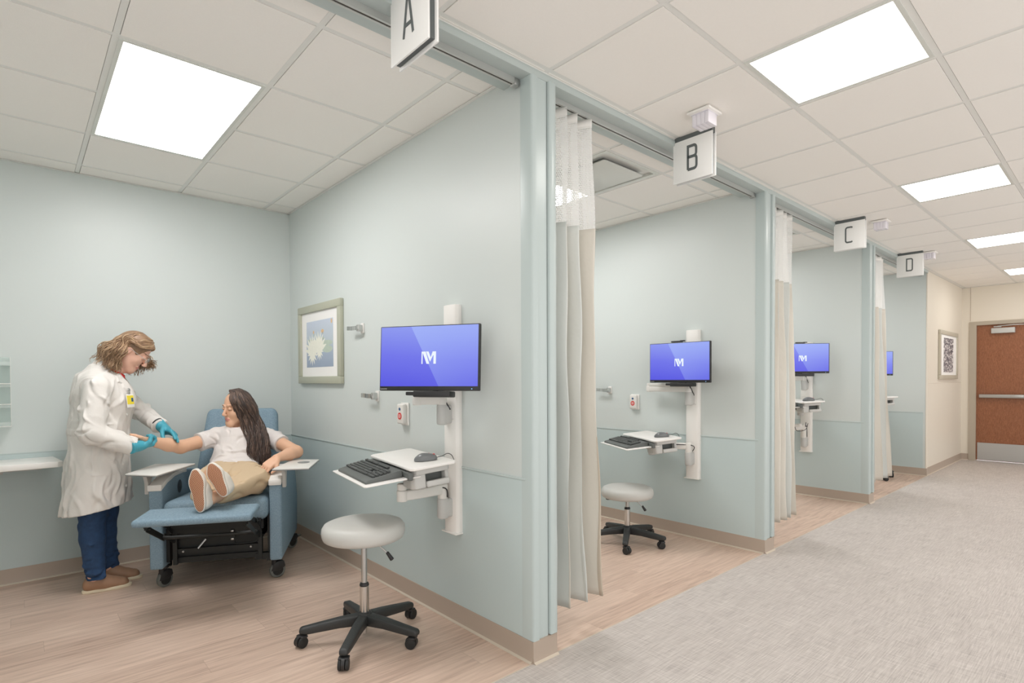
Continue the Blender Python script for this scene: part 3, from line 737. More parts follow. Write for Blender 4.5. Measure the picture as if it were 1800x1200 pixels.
# curtain tracks under the header, one per bay
for k in range(4):
    x0, x1 = XW[k] + TH + 0.03, XW[k + 1] - 0.025
    o = thing('curtain_track', 'white metal curtain track under the header above ' + ('the recliner bay', 'the bay marked B', 'the bay marked C', 'the bay marked D')[k], 'curtain track', ((x0 + x1) / 2, 0.085, H - 0.045), 0, 'curtain tracks')
    L = (x1 - x0) / 2; t = MB()
    t.b2((-L, -0.016, -0.022), (L, 0.016, 0.0)); t.b2((-L, -0.016, -0.026), (L, -0.005, -0.022)); t.b2((-L, 0.005, -0.026), (L, 0.016, -0.022))
    t.build('rail', M['alu'], o, smooth=0)
    MB().b2((-L, -0.005, -0.0235), (L, 0.005, -0.0215)).build('slot', M['slot'], o, smooth=0)
    for s_ in (-1, 1): MB().box((s_ * L, 0, -0.016), (0.03, 0.038, 0.034), bev=0.006).build('end_stop', M['steel'], o)

def make_curtain(x0, x1, yc, amp, folds, seed, label, mats, spread=0.06):
    """bunched privacy curtain: net band on top, solid cloth below, pleated zigzag path"""
    r = random.Random(seed); o = thing('privacy_curtain', label, 'curtain', ((x0 + x1) / 2, yc, 0), 0, 'bunched privacy curtains')
    ztop, zmid, zbot = 2.665, 2.085, 0.165
    key = []
    for i in range(folds + 1):
        key.append(((i / folds), (1 if i % 2 else -1) * r.uniform(0.8, 1.1), r.uniform(-0.02, 0.02)))
    nu = folds * 10
    def pt(u, z):
        f = u * folds; i = min(int(f), folds - 1); t = f - i; s_ = t * t * (3 - 2 * t)
        a = key[i]; b = key[i + 1]
        q = (z - zbot) / (ztop - zbot); wdt = (x1 - x0) * (1 - 0.0 * q); ex = spread * (1 - q) ** 1.3
        x = -(x1 - x0) / 2 + (a[0] + (b[0] - a[0]) * s_) * (wdt + ex) + (a[2] + (b[2] - a[2]) * s_) * (0.4 + 0.6 * (1 - q))
        x += 0.012 * math.sin(6 * u * folds / 2 + 2.1 * z + seed) * (1 - 0.7 * q) + 0.006 * math.sin(9.1 * z + 5 * u + seed)
        y = (a[1] + (b[1] - a[1]) * s_) * amp * (0.75 + 0.35 * (1 - q)) + 0.006 * math.sin(4.3 * z + 13 * u + seed)
        return (x, y, z)
    def sheet(z0, z1, nz, name, ms, thick):
        me = bpy.data.meshes.new(name); V = []; F = []; UV = []; mi = []
        for j in range(nz + 1):
            z = z0 + (z1 - z0) * j / nz; run = 0; prev = None
            for i in range(nu + 1):
                p = pt(i / nu, z)
                V.append(p)
        us = [0.0]
        for i in range(nu):
            a, b = Vector(pt(i / nu, 1.5)), Vector(pt((i + 1) / nu, 1.5)); us.append(us[-1] + (a - b).length)
        for j in range(nz):
            for i in range(nu):
                F.append((j * (nu + 1) + i, j * (nu + 1) + i + 1, (j + 1) * (nu + 1) + i + 1, (j + 1) * (nu + 1) + i))
        me.from_pydata(V, [], F); uv = me.uv_layers.new(name='UVMap')
        for pi, p in enumerate(me.polygons):
            j, i = divmod(pi, nu)
            for li, (a, b) in zip(p.loop_indices, ((i, j), (i + 1, j), (i + 1, j + 1), (i, j + 1))): uv.data[li].uv = (us[a], z0 + (z1 - z0) * b / nz)
            p.use_smooth = True
            if thick and len(ms) > 1: p.material_index = len(mats) - 1 if (len(mats) > 2 and i >= nu - 10) else [0, 0, 1, 0, 0, 1, 1, 0][(i // 10) % 8]
        for ma in ms: me.materials.append(ma)
        ob = bpy.data.objects.new(name, me); C.objects.link(ob); ob.parent = o
        if thick:
            md = ob.modifiers.new('thickness', 'SOLIDIFY'); md.thickness = 0.0025; md.offset = 0; 
        return ob
    sheet(zbot, zmid, 46, 'cloth', mats, True)
    sheet(zmid - 0.012, ztop - 0.055, 10, 'mesh_band', [M['net']], False)
    sheet(ztop - 0.06, ztop - 0.018, 2, 'heading_tape', [M['white'], M['white']], True)
    for i in range(folds + 1):
        p = pt(i / folds, ztop); MB().tube([(p[0], p[1], ztop - 0.03), (p[0] + .004, p[1] * .7, ztop - 0.014), (p[0], p[1] * .3, ztop - 0.008), (p[0], 0, ztop - 0.003)], 0.002, n=6).build('hook', M['steel'], o)
    return o
make_curtain(0.19, 0.515, 0.09, 0.062, 7, 3, 'full height privacy curtain beside sign A column, sage and cream folds', [M['curt_a'], M['curt_b'], M['curt_c']])
make_curtain(2.60, 3.01, 0.09, 0.055, 8, 5, 'privacy curtain gathered at the column past sign B', [M['curt_b'], M['curt_a']], 0.1)
make_curtain(5.03, 5.53, 0.10, 0.06, 8, 9, 'privacy curtain gathered at the column past sign C', [M['curt_b'], M['curt_a']], 0.3)

# ================================================================== WALL THINGS
def framed(name, label, loc, R, w_, h_, fw_, fmat, bev, build_print, pw, ph, pz=0.0):
    """local: x across, z up, y toward wall (front face at -y)"""
    o = thing(name, label, 'framed picture', loc, 0); o.rotation_euler = R
    f = MB(); dp = 0.03
    for (a, c, e, g) in ((-w_/2, -h_/2, w_/2, -h_/2 + fw_), (-w_/2, h_/2 - fw_, w_/2, h_/2), (-w_/2, -h_/2 + fw_, -w_/2 + fw_, h_/2 - fw_), (w_/2 - fw_, -h_/2 + fw_, w_/2, h_/2 - fw_)):
        f.b2((a, -dp, c), (e, -0.001, g), bev=bev)
    f.build('frame', fmat, o)
    MB().b2((-w_/2 + fw_ - 0.004, -0.014, -h_/2 + fw_ - 0.004), (w_/2 - fw_ + 0.004, -0.004, h_/2 - fw_ + 0.004)).build('mat_board', M['matboard'], o)
    build_print(o, pw, ph, pz)
    return o
def lilies(o, pw, ph, pz):
    q = MB().b2((-pw/2, -0.0155, -ph/2 + pz), (pw/2, -0.0145, ph/2 + pz), mi=4); y = -0.0158
    def fl(cx, cz, r, n, mi, sq=1.0, a0=0):
        for i in range(n):
            a = a0 + PI * (0.06 + 0.88 * i / (n - 1)); q.prism([(0, -r*.10), (r*.45, -r*.14), (r, 0), (r*.45, r*.14), (0, r*.10)], 0.0003 + 0.00007 * i + a0 * .00002, Matrix.Translation((cx, y, cz)) @ Matrix.Rotation(PI/2, 4, 'X') @ Matrix.Rotation(a, 4, 'Z'), mi=mi)
    def blob(cx, cz, rx, rz, mi, n=20, d=0.0):
        q.prism([(rx * math.cos(2*PI*i/n), rz * math.sin(2*PI*i/n)) for i in range(n)], 0.0002 + d, Matrix.Translation((cx, y + .0001, cz)) @ Matrix.Rotation(PI/2, 4, 'X'), mi=mi)
    blob(pw*.26, -ph*.0 + pz, pw*.22, ph*.06, 1); blob(pw*.3, -ph*.13 + pz, pw*.18, ph*.075, 1); blob(-pw*.36, ph*.09 + pz, pw*.11, ph*.02, 1); blob(pw*.12, ph*.1+pz, pw*.07, ph*.02, 1)
    fl(-pw*.27, -ph*.19 + pz, pw*.3, 9, 0); fl(-pw*.02, -ph*.14 + pz, pw*.3, 9, 0, a0=.1); fl(-pw*.27, -ph*.19 + pz, pw*.2, 7, 0, a0=PI); fl(-.0, -ph*.14 + pz, pw*.16, 7, 0, a0=PI)
    blob(-pw*.27, -ph*.14+pz, pw*.05, ph*.02, 2, d=.0004)
    blob(pw*.12, ph*.26 + pz, pw*.05, ph*.04, 2); blob(-pw*.22, ph*.26 + pz, pw*.025, ph*.035, 2); blob(pw*.45, ph*.44+pz, pw*.025, ph*.05, 2)
    q.box((pw*.13, y - .0001, ph*.16 + pz), (pw*.015, .0003, ph*.17), mi=3); q.box((-pw*.21, y - .0001, ph*.2 + pz), (pw*.03, .0003, ph*.05), mi=1)
    q.build('print', [M['petal'], M['pad'], M['bud'], M['stemc'], M['lily']], o, smooth=0)
# water lily picture on partition A|B: faces -X
framed('framed_picture', 'framed water lily print on the wall between recliner and monitor', (0.0, 2.355, 1.592), (0, 0, -PI/2), 0.80, 0.615, 0.055, M['frame'], 0.004, lilies, 0.50, 0.36, 0.0)
def ink(o, pw, ph, pz): MB().b2((-pw/2, -0.0155, -ph/2 + pz), (pw/2, -0.0145, ph/2 + pz)).build('print', M['ink'], o)
framed('framed_picture', 'framed black and white abstract print on the cream wall', (8.5, YC, 1.635), (0, 0, 0), 1.17, 0.70, 0.06, M['frame2'], 0.005, ink, 0.62, 0.5)

# wall hooks: plate plus strap
for (x, y, z, lab) in ((0.0, 1.655, 1.66, 'upper chrome wall bracket beside the water lily picture'), (0.0, 1.455, 1.205, 'lower chrome wall bracket under the monitor edge, sign A bay'), (2.391, 1.44, 1.205, 'chrome wall bracket behind the stool in the bay marked B')):
    o = thing('wall_bracket', lab, 'wall bracket', (x, y, z), 0, 'chrome wall brackets')
    MB().b2((-0.012, -0.02, -0.035), (0.0, 0.02, 0.035), bev=0.006).build('plate', M['white'], o)
    MB().b2((-0.05, -0.016, -0.022), (-0.01, 0.012, 0.022), bev=0.006).build('clamp', M['chrome'], o)
    s_ = MB(); P = smoothpath([(-0.05, 0.01, 0), (-0.055, 0.045, 0), (-0.05, 0.085, 0.002), (-0.06, 0.12, 0.004)], 5)
    for a, b in zip(P, P[1:]):
        s_.box((a + b) / 2, (0.003, (b - a).length * 1.15, 0.028), Rz(-math.atan2((b - a).x, (b - a).y)))
    s_.build('strap', M['chrome'], o)
# nurse call stations
for x, y, wh in ((0.0, 1.11, 'below the monitor in sign A bay'), (2.391, 1.155, 'in the bay marked B')):
    o = thing('call_station', 'white call device with round red button ' + wh, 'call button', (x, y, 1.103), 0, 'nurse call stations')
    MB().b2((-0.012, -0.045, -0.068), (0.0, 0.045, 0.068), bev=0.006).build('backplate', M['white'], o)
    MB().b2((-0.04, -0.034, -0.06), (-0.011, 0.042, 0.062), bev=0.01, seg=3).build('housing', M['offwhite'], o)
    b = MB().cyl((-0.04, 0.004, -0.012), (-0.0425, 0.004, -0.012), 0.021, n=28); b.build('button', M['red'], o)
    l = MB()
    for dz, ww in ((-0.02, .022), (-0.012, .03), (-0.004, .024)): l.box((-0.0428, 0.004, dz), (0.0006, ww, 0.0028))
    l.build('lettering', M['white'], o)
    MB().cyl((-0.04, 0.004, 0.03), (-0.043, 0.004, 0.03), 0.009, n=20).build('indicator', M['blue'], o)

# back wall: white fold-down shelf and clear rack at picture edge
o = thing('wall_shelf', 'white laminate wall shelf beside the standing clinician', 'shelf', (-1.95, 2.98, 0.79))
MB().prism([(-0.36, 0.018), (-0.36, -0.33), (0.375, -0.33), (0.4, -0.305), (0.4, -0.30), (0.365, 0.018)], 0.036, Matrix.Translation((0, 0, -0.018)), bev=0.004).build('top', M['white'], o)
MB().b2((-0.3, -0.25, -0.032), (0.3, 0.018, -0.0185)).b2((0.1, -0.16, -0.055), (0.118, -0.148, -0.03)).build('bracket', M['lgrey'], o)
o = thing('glove_rack', 'clear acrylic three-tier wall rack above the white shelf', 'wall rack', (-1.92, 2.998, 1.245))
r_ = MB()
for x in (-0.13, 0.13): r_.b2((x - 0.002, -0.1, -0.22), (x + 0.002, -0.0, 0.22))
r_.b2((-0.13, -0.003, -0.22), (0.13, 0.0, 0.22)).b2((-0.13, -0.1, -0.22), (0.13, -0.097, -0.19))
for z in (-0.22, -0.08, 0.05, 0.165): r_.b2((-0.13, -0.1, z), (0.13, 0, z + 0.003))
for z in (-0.1, 0.03, 0.165): r_.b2((-0.13, -0.1, z), (0.13, -0.098, z + 0.025))
r_.build('rack_body', M['acrylic'], o, smooth=0)
e_ = MB()
for z in (-0.22, -0.08, 0.05): e_.b2((-0.13, -0.1015, z), (0.13, -0.1, z + 0.004))
for x in (-0.131, 0.131): e_.b2((x - 0.001, -0.101, -0.22), (x + 0.001, -0.099, 0.22))
e_.build('edge', M['white'], o, smooth=0)
MB().b2((-0.01, -0.02, 0.10), (0.0, -0.004, 0.2)).build('clip', M['lgrey'], o)

# ================================================================== WALL WORKSTATIONS
def R4(rz, tilt=0.0, loc=(0, 0, 0)):
    return Matrix.Translation(loc) @ Matrix.Rotation(rz, 4, 'Z') @ Matrix.Rotation(tilt, 4, 'Y')

def make_monitor(label, loc, rz, tilt, bar):
    """local: screen faces -y, width along x, centre at origin"""
    o = thing('monitor', label, 'monitor', loc, 0, 'blue-screened monitors'); o.rotation_euler = Euler((tilt, 0, rz), 'XYZ')
    w_, h_ = 0.54, 0.322
    MB().b2((-w_/2, 0.0, -h_/2), (w_/2, 0.022, h_/2), bev=0.004).box((0, 0.03, -0.02), (0.3, 0.03, 0.2), bev=0.012).build('casing', M['black'], o)
    MB().b2((-w_/2 + 0.0055, -0.0012, -h_/2 + 0.022), (w_/2 - 0.0075, 0.004, h_/2 - 0.0045)).build('screen', M['screen'], o, smooth=0)
    g = MB(); S = 0.078 / 190
    def P(pts): g.prism([((x - 95) * S, (73 - y) * S + 0.001) for x, y in pts], 0.0006, Matrix.Translation((0.003, -0.0013, 0.0)) @ Matrix.Rotation(PI / 2, 4, 'X'))
    P([(0, 147), (0, 0), (52, 0), (104, 147), (68, 147), (18, 22), (14, 22), (14, 147)])
    P([(58, 0), (92, 0), (121, 70), (146, 0), (190, 0), (190, 147), (158, 147), (158, 46), (152, 46), (113, 122)])
    g.build('logo', M['logo'], o, smooth=0)
    MB().b2((w_/2 - 0.04, -0.001, -h_/2 + 0.007), (w_/2 - 0.0345, 0.001, -h_/2 + 0.0115)).build('power_light', M['led'], o)
    cu = bpy.data.curves.new('t', 'FONT'); cu.body = 'Lenovo'; cu.size = 0.0125; cu.extrude = 0.0002
    to = bpy.data.objects.new('t', cu); me = to.to_mesh().copy(); to.to_mesh_clear(); me.materials.append(M['lgrey'])
    nm = bpy.data.objects.new('brand_lettering', me); C.objects.link(nm); nm.parent = o; nm.matrix_local = Matrix.Translation((-w_/2 + 0.006, -0.0005, -h_/2 + 0.006)) @ Matrix.Rotation(PI/2, 4, 'X')
    bpy.data.objects.remove(to)
    b = MB().box((0.02, 0.03, -h_/2 - 0.016), (0.2, 0.07, 0.03), bev=0.006); b.box((-0.1, 0.02, -h_/2 - 0.014), (0.05, 0.03, 0.018), bev=0.004)
    b.build('sound_bar', M['black'], o)
    if bar: MB().box((-0.02, 0.008, h_/2 + 0.008), (0.1, 0.022, 0.012), bev=0.004).box((0.03, 0.008, h_/2 + 0.012), (0.04, 0.02, 0.01), bev=0.004).cyl((-0.02, -0.004, h_/2 + 0.008), (-0.02, 0.0, h_/2 + 0.008), 0.004, n=12).build('camera_bar', M['black'], o)
    return o

def arm_piece(mb, a, b, w_=0.03, h_=0.03):
    """slim square-shouldered arm between two joints with round ends"""
    a, b = Vector(a), Vector(b); d = b - a
    mb.tube([a, b], 0.022, n=4) if False else None
    L = d.length; yaw = math.atan2(d.y, d.x); pit = -math.asin(d.z / L)
    M4 = Matrix.Translation((a + b) / 2) @ Matrix.Rotation(yaw, 4, 'Z') @ Matrix.Rotation(pit, 4, 'Y')
    t = bmesh.new(); bmesh.ops.create_cube(t, size=1); bmesh.ops.scale(t, vec=(L, w_ * 1.3, h_ * 1.7), verts=t.verts); bmesh.ops.bevel(t, geom=t.edges[:], offset=0.009, segments=3, profile=.5, affect='EDGES'); mb._merge(t, M4, 0)
    for p in (a, b): mb.cyl(p - Vector((0, 0, h_ * 0.95)), p + Vector((0, 0, h_ * 0.95)), w_ * 0.78, n=24, bev=0.006)

def make_mount(label, x, y, mon, mon_rz, tray, tray_rz, tilt, elbow, elbow_m, zlow=0.66, zarm=0.72):
    """x: wall face, y: rail centre; mon: monitor centre, tray: work surface centre (world)"""
    o = thing('workstation_mount', label, 'wall mount', (x, y, 0), 0, 'white wall workstation mounts')
    inv = Vector((-x, -y, 0))
    r = MB(); z0, z1 = 0.497, 1.705
    prof = [(0, -0.062), (-0.02, -0.062), (-0.036, -0.052), (-0.044, -0.03), (-0.046, 0.0), (-0.044, 0.03), (-0.036, 0.052), (-0.02, 0.062), (0, 0.062)]
    r.prism(prof[::-1], z1 - z0, Matrix.Translation((0, 0, z0)), bev=0.002)
    r.b2((-0.05, -0.066, z0 - 0.008), (0, 0.066, z0), bev=0.003)
    r.build('rail', M['white'], o, smooth=40)
    c = MB()
    c.prism([(p[0] * 1.015 - 0.0006, p[1] * 0.72) for p in prof][::-1], 0.0, Matrix.Translation((0, 0, 1.0))) if False else None
    for z in (1.1,): c.b2((-0.0472, -0.044, z), (-0.044, 0.044, z + 0.0022))
    c.build('cover_seam', M['lgrey'], o, smooth=0)
    # lower bracket and arm to tray
    def bracket(z, nm):
        b = MB(); b.box((-0.062, 0, z), (0.07, 0.062, 0.1), bev=0.016, seg=3).cyl((-0.085, 0, z - 0.055), (-0.085, 0, z + 0.055), 0.03, n=28, bev=0.01)
        b.build(nm, M['lgrey'], o)
    bracket(zlow, 'tray_bracket')
    a = MB(); S0 = Vector((-0.085, 0, zarm + 0.01)); E1 = Vector(elbow) + inv; T0 = Vector(tray) + inv; T0.z = zarm + 0.045
    a.cyl((-0.085, 0, zlow + 0.05), (-0.085, 0, zarm + 0.03), 0.027, n=24, bev=.006)
    arm_piece(a, S0, E1, 0.034, 0.03); a.build('lower_arm', M['offwhite'], o)
    a2 = MB(); arm_piece(a2, E1 + Vector((0, 0, 0.045)), T0, 0.03, 0.018); a2.build('fore_arm', M['offwhite'], o)
    # tray head + work surface + cubby + keyboard tray
    TM = R4(tray_rz, tilt, Vector(tray) + inv)
    w_, d_ = 0.24, 0.60
    ws = MB(); rr = 0.018
    poly = [(-w_/2, -d_/2 + rr), (-w_/2 + rr, -d_/2), (w_/2 - rr, -d_/2), (w_/2, -d_/2 + rr), (w_/2, d_/2 - rr), (w_/2 - rr, d_/2), (-w_/2 + rr, d_/2), (-w_/2, d_/2 - rr)]
    ws.prism(poly, 0.014, Matrix.Translation((0, 0, -0.014)), bev=0.004, seg=3)
    ws.build('work_surface', M['white'], o, M4=TM)
    b = MB()   # rounded skirt below the work surface with open cubby
    b.prism([(-0.10, -0.235), (-0.08, -0.265), (0.08, -0.265), (0.095, -0.25), (0.10, -0.22), (0.10, -0.14), (0.05, -0.12), (-0.10, -0.12)], 0.03, Matrix.Translation((0, 0, -0.044)), bev=0.006, seg=3)
    b.prism([(-0.10, -0.225), (-0.085, -0.25), (-0.03, -0.25), (-0.02, -0.2), (-0.02, -0.12), (-0.10, -0.12)], 0.08, Matrix.Translation((0, 0, -0.115)), bev=0.008, seg=3)
    b.box((0.03, -0.06, -0.1), (0.15, 0.34, 0.016), bev=0.006); b.box((0.085, -0.06, -0.06), (0.02, 0.36, 0.085), bev=0.006)
    b.prism([(-0.03, -0.262), (0.09, -0.262), (0.09, -0.24), (-0.03, -0.24)], 0.03, Matrix.Translation((0, 0, -0.112)), bev=0.008, seg=3)
    b.b2((-0.10, 0.16, -0.11), (0.10, 0.2, -0.014), bev=0.008).cyl((0.0, 0.0, -0.16), (0.0, 0.0, -0.09), 0.03, n=24, bev=.004)
    b.build('cable_tray', M['lgrey'], o, M4=TM)
    MB().b2((-0.125, -0.27, -0.062), (-0.10, 0.29, -0.022), bev=0.006).b2((-0.08, -0.2, -0.09), (0.08, 0.15, -0.03)).build('shadow_gap_panel', M['kbbody'], o, M4=TM)
    k = MB(); k.prism([(-0.33, -0.245), (-0.32, -0.255), (-0.06, -0.255), (-0.05, -0.245), (-0.05, 0.285), (-0.06, 0.295), (-0.32, 0.295), (-0.33, 0.285)], 0.006, Matrix.Translation((0, 0, -0.056)), bev=0.002)
    k.build('keyboard_tray', M['white'], o, M4=TM)
    # cables
    cb = MB(); cb.tube(smoothpath([T0 + Vector((0.04, -0.05, 0.03)), T0 + Vector((0.08, -0.03, -0.02)), Vector((-0.09, -0.03, zarm + 0.02)), Vector((-0.075, -0.03, zlow + 0.06))], 6), 0.0035, n=6)
    cb.tube(smoothpath([T0 + Vector((0.0, 0.05, -0.0)), T0 + Vector((-0.02, 0.02, -0.06)), T0 + Vector((0.05, -0.04, -0.05)), T0 + Vector((0.07, -0.06, 0.02))], 6), 0.003, n=6)
    cb.build('cable', M['black'], o)
    # monitor arm
    zm = mon[2] - 0.215; bracket(zm - 0.075, 'monitor_bracket')
    ma_ = MB(); S1 = Vector((-0.085, 0, zm - 0.0)); E2 = Vector(elbow_m) + inv; E2.z = zm; n_ = Vector((math.sin(mon_rz), -math.cos(mon_rz), 0)); H2 = Vector(mon) + inv - n_ * 0.075; H2.z = zm + 0.035
    ma_.cyl((-0.085, 0, zm - 0.06), (-0.085, 0, zm + 0.01), 0.027, n=24, bev=.006)
    arm_piece(ma_, S1, E2, 0.032, 0.026); arm_piece(ma_, E2 + Vector((0, 0, 0.035)), H2, 0.024, 0.016)
    hz = mon[2] - 0.02; ma_.cyl(H2, (H2.x, H2.y, hz), 0.015, n=20).box((H2.x + n_.x * 0.012, H2.y + n_.y * 0.012, hz), (0.1, 0.02, 0.1), Rz(mon_rz), bev=0.006)
    ma_.build('monitor_arm', M['offwhite'], o)
    MB().tube(smoothpath([H2 + Vector((0, 0, 0.05)), H2 + Vector((-.0, -0.03, 0.0)), S1 + Vector((-.03, -0.02, 0.04)), S1 + Vector((0.03, -0.03, -0.05))], 6), 0.005, n=6).build('cable', M['black'], o)
    return o, TM, Vector((x, y, 0))

def make_keyboard(label, world):
    """local: x front(-)..back(+), y along the length"""
    o = thing('keyboard', label, 'keyboard', (0, 0, 0), 0, 'black computer keyboards'); o.matrix_world = world
    b = MB(); pr = [(-0.095, 0.0), (-0.095, 0.010), (-0.085, 0.015), (0.078, 0.034), (0.085, 0.030), (0.085, 0.0)]
    b.prism(pr, 0.456, Matrix(((1, 0, 0, 0), (0, 0, 1, -0.228), (0, 1, 0, 0), (0, 0, 0, 1))), bev=0.002)
    b.build('body', M['kbbody'], o)
    kk = MB(); sl = (0.034 - 0.015) / (0.163)
    rows = [(-0.047, [1.3, 1.3, 1.3, 5.6, 1.3, 1.3, 1.3, 1.3]), (-0.028, [2.2] + [1] * 10 + [2.6]), (-0.009, [1.7] + [1] * 11 + [2.1]), (0.010, [1.5] + [1] * 12 + [1.5]), (0.029, [1] * 13 + [2]), (0.056, [1, -0.6, 1, 1, 1, 1, -0.4, 1, 1, 1, 1, -0.4, 1, 1, 1, 1])]
    for x, ws_ in rows:
        tot = sum(abs(q) for q in ws_); yy = 0.218; unit = 0.286 / tot
        for q in ws_:
            ww = abs(q) * unit
            if q > 0: kk.box((x, yy - ww / 2, 0.015 + (x + 0.085) * sl + 0.006), (0.0155, ww - 0.0035, 0.009), Ry(-sl), bev=0.002, seg=1)
            yy -= ww
    for gy0, ncol, rws in ((-0.078, 3, (-0.047, -0.028, 0.010, 0.029, 0.056)), (-0.143, 4, (-0.047, -0.028, -0.009, 0.010, 0.029))):
        for x in rws:
            for c in range(ncol): kk.box((x, gy0 - c * 0.0191, 0.015 + (x + 0.085) * sl + 0.006), (0.0155, 0.0156, 0.009), Ry(-sl), bev=0.002, seg=1)
    kk.build('keycaps', M['keycap'], o, smooth=0)
    return o
def make_mouse(label, world):
    o = thing('computer_mouse', label, 'mouse', (0, 0, 0), 0, 'grey wired mice'); o.matrix_world = world
    s = SDF((-0.045, -0.08, -0.01), (0.045, 0.08, 0.06), 0.002)
    s.ell((0, 0.008, 0.006), (0.031, 0.056, 0.031), k=0.004); s.cone((0, -0.03, 0.008), (0, 0.02, 0.01), 0.02, 0.026, k=0.01); s.half((0, 0, 0.0005), (0, 0, -1))
    s.build('shell', M['mouse'], o)
    MB().cyl((-0.004, -0.034, 0.024), (0.004, -0.034, 0.024), 0.008, n=16).sph((0, -0.012, 0.034), 0.003).build('scroll_wheel', M['red'], o)
    MB().tube(smoothpath([(0, -0.05, 0.012), (0.01, -0.075, 0.014), (0.035, -0.1, 0.02), (0.05, -0.12, 0.006), (0.07, -0.13, -0.03)], 6), 0.0018, n=6).build('cord', M['black'], o)
    return o

kb0 = None; ms0 = None
def station(tag_, x, y, mon, mrz, mt, tray, trz, tilt, elbow, elbow_m, bar, zlow, zarm, kb=True):
    global kb0, ms0
    place = {'A': 'in the recliner bay under sign A', 'B': 'in the bay marked B', 'C': 'in the bay marked C', 'D': 'in the last bay, marked D'}[tag_]
    make_monitor('black monitor with blue screen ' + {'A': 'nearest the recliner, largest on screen wall', 'B': 'and camera bar in the bay marked B', 'C': 'partly behind the curtain past sign B', 'D': 'half hidden by the curtain past sign C'}[tag_], mon, mrz, mt, bar)
    o, TM, org = make_mount('white wall rail with tray and monitor arms ' + place, x, y, mon, mrz, tray, trz, tilt, elbow, elbow_m, zlow, zarm)
    W = Matrix.Translation(org) @ TM
    KW = W @ Matrix.Translation((-0.215, 0.02, -0.0495)); MW = W @ Matrix.Translation((0.02, -0.165, 0.0005)) @ Matrix.Rotation(1.05, 4, 'Z')
    if kb:
        kl, ml = 'black keyboard on the pull-out tray ' + place, 'grey mouse on the white work surface ' + place
        if kb0 is None: kb0 = make_keyboard(kl, KW); ms0 = make_mouse(ml, MW)
        else:
            k = copy_tree(kb0); k.matrix_world = KW; k['label'] = kl; m_ = copy_tree(ms0); m_.matrix_world = MW; m_['label'] = ml
station('A', 0.0, 0.60, (-0.254, 0.47, 1.416), -1.049, -0.059, (-0.24, 0.665, 0.907), -0.16, -0.09, (-0.33, 0.60, 0.73), (-0.2, 0.66, 1.2), False, 0.63, 0.72)
station('B', 2.391, 0.577, (2.201, 0.603, 1.438), -1.555, 0.0, (2.115, 0.81, 0.846), -0.505, -0.09, (2.2, 0.95, 0.75), (2.3, 0.95, 1.2), True, 0.66, 0.75)
station('C', 4.823, 0.605, (4.554, 0.554, 1.521), -0.9, 0.0, (4.50, 0.56, 1.07), -0.75, -0.06, (4.45, 0.85, 0.72), (4.5, 0.9, 1.2), True, 0.60, 0.76)
station('D', 7.249, 0.60, (6.76, 0.52, 1.5), -0.9, 0.0, (6.86, 0.52, 1.06), -0.6, -0.06, (7.0, 0.75, 0.75), (6.95, 0.8, 1.2), False, 0.66, 0.75, kb=False)

